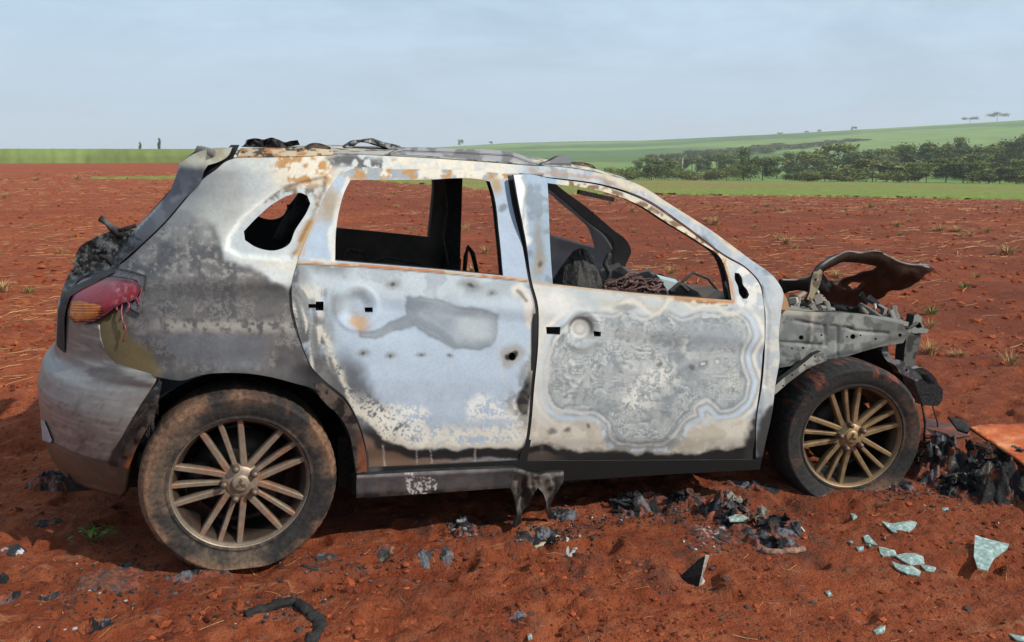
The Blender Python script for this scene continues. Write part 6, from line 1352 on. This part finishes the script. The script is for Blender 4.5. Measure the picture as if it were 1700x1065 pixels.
# on the roof
def roof_lump(name, label, cat, uv, y, col, seed, amp, thick):
    P_ = shell(name, None, uv, (), 2.0, surf=on_plane(y), thick=thick, paint=lambda u, v: Stain(u, v, col[0], 4, 12, seed).mix(col[1], ss(.48, .6, fbm(u / 7, v / 5, seed % 9, 3))).c, m=M_ASH, relief=lambda u, v: amp * (fbm(u / 9, v / 7, 5, 4) - .5))
    P_.location = (0, 0, HUB); P_.rotation_euler = (0, PIT, 0); return tag(P_, label, cat)
roof_lump('charred_lump', 'ragged black charred lump lying on the rear of the roof', 'charred plastic', [(403, 243), (410, 237), (412, 231), (422, 229), (440, 231), (450, 228), (462, 231), (476, 236), (486, 233), (494, 232), (498, 240), (480, 243), (440, 244)], -.42, [(24, 24, 25), (62, 60, 60)], 310, .06, .16)
roof_lump('roof_sheet', 'bent pale metal sheet lifted over the middle of the roof', 'metal sheet', [(572, 244), (580, 238), (588, 233), (604, 231), (618, 229), (632, 234), (650, 238), (668, 243), (652, 247), (630, 241), (612, 236), (596, 237), (586, 244)], -.40, [(150, 150, 148), (70, 68, 66)], 320, .05, .10)
roof_lump('charred_lump', 'low dark crust of ash on the roof front by the rail foot', 'charred plastic', [(948, 274), (962, 269), (980, 272), (994, 281), (985, 284), (960, 280)], -.45, [(70, 58, 50), (110, 90, 76)], 330, .03, .10)
# ------------------------------------------------------------------ loose soil, straw, grass
def scatter(name, label, xs, ys, size, m, colf, kind, lift=0.0, ar=None):
    g = np.random.default_rng(len(xs)); n = len(xs)
    if kind == 'clod':
        t = (1 + 5 ** .5) / 2; base = np.array([(-1, t, 0), (1, t, 0), (-1, -t, 0), (1, -t, 0), (0, -1, t), (0, 1, t), (0, -1, -t), (0, 1, -t), (t, 0, -1), (t, 0, 1), (-t, 0, -1), (-t, 0, 1)]) / 1.9
        F = np.array([(0, 11, 5), (0, 5, 1), (0, 1, 7), (0, 7, 10), (0, 10, 11), (1, 5, 9), (5, 11, 4), (11, 10, 2), (10, 7, 6), (7, 1, 8), (3, 9, 4), (3, 4, 2), (3, 2, 6), (3, 6, 8), (3, 8, 9), (4, 9, 5), (2, 4, 11), (6, 2, 10), (8, 6, 7), (9, 8, 1)])
        V = base[None] * (1 + .7 * (g.random((n, 12, 1)) - .5)) * np.stack([.7 + .6 * g.random(n), .7 + .6 * g.random(n), .45 + .35 * g.random(n)], -1)[:, None]
        V = V * size[:, None, None]; z = gz(xs, ys) + size * .12
        V = V + np.stack([xs, ys, z], -1)[:, None]; T = (F[None] + 12 * np.arange(n)[:, None, None]).reshape(-1, 3); C = np.repeat(colf(n, g), 12, 0)
        o = mesh_np(name, V.reshape(-1, 3), T, None, C, False, m)
    else:                                                             # straw: a bent two-segment sliver with real thickness
        L = size; W = ar; a = g.random(n) * np.pi * 2 if kind == 'straw' else g.normal(0, .5, n); dx, dy = np.cos(a) * L / 2, np.sin(a) * L / 2; px, py = -np.sin(a) * W / 2, np.cos(a) * W / 2
        mid = np.stack([xs, ys, gz(xs, ys) + lift + W * .6 + .02 * L * g.random(n)], -1); e0 = np.stack([xs - dx, ys - dy, gz(xs - dx, ys - dy) + lift + W * .5 + .06 * L * g.random(n) ** 3], -1); e1 = np.stack([xs + dx, ys + dy, gz(xs + dx, ys + dy) + lift + W * .5 + .16 * L * g.random(n) ** 3], -1)
        p = np.stack([px, py, 0 * px], -1); u = np.stack([0 * px, 0 * px, W * .45], -1); S = []
        for q in (e0, mid, e1): S += [q - p, q + u, q + p]
        V = np.stack(S, 1); F = np.array([(0, 1, 4, 3), (1, 2, 5, 4), (3, 4, 7, 6), (4, 5, 8, 7), (0, 3, 5, 2), (3, 6, 8, 5)]); Q = (F[None] + 9 * np.arange(n)[:, None, None]).reshape(-1, 4); C = np.repeat(colf(n, g), 9, 0)
        o = mesh_np(name, V.reshape(-1, 3), None, Q, C, False, m)
    return tag(o, label, None, None, 'stuff')
def cone_pts(n, r0, r1, p, a0=-.28, a1=.95, seed=1):
    g = np.random.default_rng(seed); r = r0 * (r1 / r0) ** (g.random(n) ** p); a = a0 + (a1 - a0) * g.random(n); return CAM[0] + r * np.sin(a), CAM[1] + r * np.cos(a), r, g
def clod_col(n, g):
    t = g.random((n, 1)); k = g.random((n, 1)) < .07; c = np.array(SOIL_K) * (1 - t) + np.array(SOIL_M) * t; return np.where(k, np.array([.06, .045, .04]), c * (.75 + .4 * g.random((n, 1))))
def field_col(n, g):
    t = g.random((n, 1)); return np.array(SOIL_D) * (.7 + .3 * t) * (1 - t) + np.array(SOIL_M) * t
M_CLOD = mat('soil_clods', None, 0.95, 0.0, var=0.35, scale=90, bump=0.7, bscale=160, bdist=0.004, spec=0.1)
x, y, r, g = cone_pts(34000, 2.3, 9, 1.0, -.7, 1.1, 2); patch = (x < .35) & (y < -1.0); keep = (g.random(len(x)) < np.where(patch, .8, .75) * ss(.36, .62, fbm(x / .5 + 4, y / .5, 6, 3))) & ~((np.abs(y) < .95) & (x > -.7) & (x < 3.4))
x, y, patch = x[keep], y[keep], patch[keep]; sz = (.0025 + .011 * g.random(len(x)) ** 4) * np.where(patch, 2.1, 1.0); scatter('soil_clods', 'loose red clods strewn over the bare soil', x, y, sz, M_CLOD, clod_col, 'clod')
x, y, r, g = cone_pts(12000, 7, 70, .8, -.28, .95, 3); scatter('field_clods', 'clods turned up across the tilled red field', x, y, (.010 + .026 * g.random(len(x)) ** 3) * (1 + r / 60), M_CLOD, field_col, 'clod')
def straw_col(n, g): return np.array([.40, .235, .115]) * (.45 + .65 * g.random((n, 1))) * np.array([1, .92, .8]) ** g.random((n, 1))
x, y, r, g = cone_pts(1000, 2.4, 6.5, .9, -.6, 1.0, 4); scatter('straw', 'short bits of straw on the soil about the wreck', x, y, .015 + .07 * g.random(len(x)) ** 3, M_STRAW, straw_col, 'straw', 0, .001 + .0014 * g.random(len(x)))
x, y, r, g = cone_pts(12000, 6, 75, .9, -.28, .95, 5); dn = fbm(x / 5 + 2, y / 2.2, 5, 3); k = g.random(len(x)) < ss(.36, .62, dn); x, y, r = x[k], y[k], r[k]
scatter('field_straw', 'pale straw lying in drifts across the tilled red field', x, y, (.05 + .28 * g.random(len(x)) ** 2) * (.7 + r / 50), M_STRAW, straw_col, 'field', .002, (.003 + .006 * g.random(len(x))) * (.7 + r / 22))
def tuft_mesh(seed, n, h, spread, col):
    g = np.random.default_rng(seed); V, Q, C = [], [], []
    for k in range(n):
        a = g.uniform(0, 6.28); L = h * g.uniform(.4, 1.1); lean = g.uniform(.1, .9) * spread; b0 = np.array([math.cos(a), math.sin(a), 0]) * g.uniform(0, .12); w = g.uniform(.004, .009); s_ = np.array([-math.sin(a), math.cos(a), 0]) * w; pts = [b0 + np.array([math.cos(a) * lean * t * t * L / h, math.sin(a) * lean * t * t * L / h, L * t * (1 - .25 * lean * t)]) for t in (0, .35, .7, 1)]
        i = len(V); 
        for p_, f in zip(pts, (1, .9, .6, .1)): V += [p_ - s_ * f, p_ + s_ * f]
        Q += [(i + 2 * q, i + 2 * q + 1, i + 2 * q + 3, i + 2 * q + 2) for q in range(3)]; C += [np.array(col) * g.uniform(.6, 1.3)] * 8
    return mesh_np('grass_tuft', np.array(V), None, np.array(Q), np.array(C), False, M_STRAW, link=False)
TUF = [tuft_mesh(k, 90, .34, .42, (.36, .235, .105)) for k in range(3)] + [tuft_mesh(9, 60, .2, .3, (.16, .17, .05))]
g = np.random.default_rng(77)
for k, (u, v, s_) in enumerate(((1188, 372, 1.0), (1172, 368, .7), (1560, 384, .9), (1590, 385, .8), (1672, 422, 1.0), (1584, 592, .34), (1597, 590, .26), (1345, 400, .5), (1110, 360, .8), (1050, 350, .8), (1012, 338, .8), (1655, 345, 1.0), (1445, 345, .9), (1300, 350, .8), (8, 328, 1.0), (130, 298, 1.6), (60, 300, 1.4), (660, 345, .7))):
    P = on_ground(np.array([float(u)]), np.array([float(v)]))[0]; o = bpy.data.objects.new('grass_tuft', TUF[k % 3]); COL.objects.link(o); o.location = P; o.scale = (s_ * .85,) * 2 + (s_ * .5,); o.rotation_euler.z = g.uniform(0, 6)
    tag(o, 'dry straw-coloured grass tuft standing on the bare red field', 'grass tuft', 'dry grass tufts on the field')
x, y, r, g = cone_pts(150, 7, 60, .9, -.28, .95, 8); V, Q, C, nb = [], [], [], 0
for k in range(len(x)):
    me = TUF[3 if g.random() < .35 else int(g.integers(0, 3))]; co = np.zeros(len(me.vertices) * 3, np.float32); me.vertices.foreach_get('co', co); co = co.reshape(-1, 3); cl_ = np.zeros(len(co) * 4, np.float32); me.color_attributes['Col'].data.foreach_get('color', cl_)
    a = g.uniform(0, 6); s_ = g.uniform(.25, .6); R2 = np.array([[math.cos(a), -math.sin(a), 0], [math.sin(a), math.cos(a), 0], [0, 0, .8]]) * s_; V.append(co @ R2.T + [x[k], y[k], float(gz(x[k], y[k]))]); q = np.array([list(p.vertices) for p in me.polygons]) + nb; Q.append(q); C.append(cl_.reshape(-1, 4)[:, :3]); nb += len(co)
tag(mesh_np('grass', np.concatenate(V), None, np.concatenate(Q), np.concatenate(C), False, M_STRAW), 'sparse low dry and green grass across the tilled field', None, None, 'stuff')
# crumbs of ash and soot thick about the burnt masses
g = np.random.default_rng(91); X_, Y_ = [], []
for u, v, su, sv, n in ((1130, 845, 110, 22, 900), (1265, 880, 60, 24, 420), (895, 890, 40, 14, 260), (768, 880, 26, 16, 200), (1480, 812, 60, 14, 300), (1600, 815, 70, 26, 500), (950, 880, 60, 30, 200), (600, 930, 160, 30, 260), (200, 960, 120, 40, 320), (470, 1010, 60, 30, 220), (1180, 890, 60, 20, 240), (120, 1000, 130, 40, 140), (1000, 860, 60, 14, 160)):
    P_ = on_ground(g.normal(u, su * .6, n), g.normal(v, sv * .6, n)); X_.append(P_[:, 0]); Y_.append(P_[:, 1])
x, y = np.concatenate(X_), np.concatenate(Y_)
scatter('ash_crumbs', 'black and grey crumbs of ash strewn about the wreck', x, y, (.002 + .0065 * g.random(len(x)) ** 3), M_ASH, lambda n, g: np.where(g.random((n, 1)) < .04, .30, np.where(g.random((n, 1)) < .3, .07, .02)) * np.array([1, 1, 1.04]), 'clod')
# the one green weed in the car's shade
M_WEED = mat('weed_leaf', (0.085, 0.17, 0.025), 0.6, var=0.3, scale=30, bump=0.1, spec=0.3)
P = on_ground(np.array([158.]), np.array([902.]))[0]; w = empty('weed', P); tag(w, 'small green weed at the edge of the car shadow by the rear tyre', 'weed'); g = np.random.default_rng(4)
b = MB()
for k in range(7):
    a = g.uniform(0, 6.28); b.tube([(0, 0, 0), (.02 * math.cos(a), .02 * math.sin(a), .03), (.05 * math.cos(a), .05 * math.sin(a), .045 + .03 * g.random())], [.002, .0015, .001], 5, (.1, .16, .03))
b.build('stem', M_WEED, w); b = MB()
for k in range(38):
    a = g.uniform(0, 6.28); r_ = g.uniform(.01, .085); c = np.array([r_ * math.cos(a), r_ * math.sin(a), .02 + .05 * g.random()]); n_ = np.array([g.normal() * .4, g.normal() * .4, 1]); n_ /= np.linalg.norm(n_); t = np.cross(n_, [math.cos(a), math.sin(a), 0]); t /= np.linalg.norm(t); f = np.cross(t, n_); s_ = g.uniform(.008, .016)
    b.add([c - f * s_, c + t * s_ * .55, c + f * s_ * 1.2, c - t * s_ * .55], quads=[[0, 1, 2, 3]])
b.build('leaves', M_WEED, w, smooth=False)
# ------------------------------------------------------------------ air
hm = bpy.data.materials.new('air'); hm.use_nodes = True; t = hm.node_tree; t.nodes.clear(); pv = t.nodes.new('ShaderNodeVolumePrincipled'); ou = t.nodes.new('ShaderNodeOutputMaterial'); t.links.new(pv.outputs[0], ou.inputs['Volume'])
pv.inputs['Color'].default_value = (0.93, 0.95, 0.97, 1); pv.inputs['Density'].default_value = 2.8e-4; pv.inputs['Anisotropy'].default_value = 0.0
b = MB(); b.box((-3000, -3000, -14), (3000, 3000, 90)); hb = b.build('haze', hm, smooth=False); tag(hb, kind='stuff')
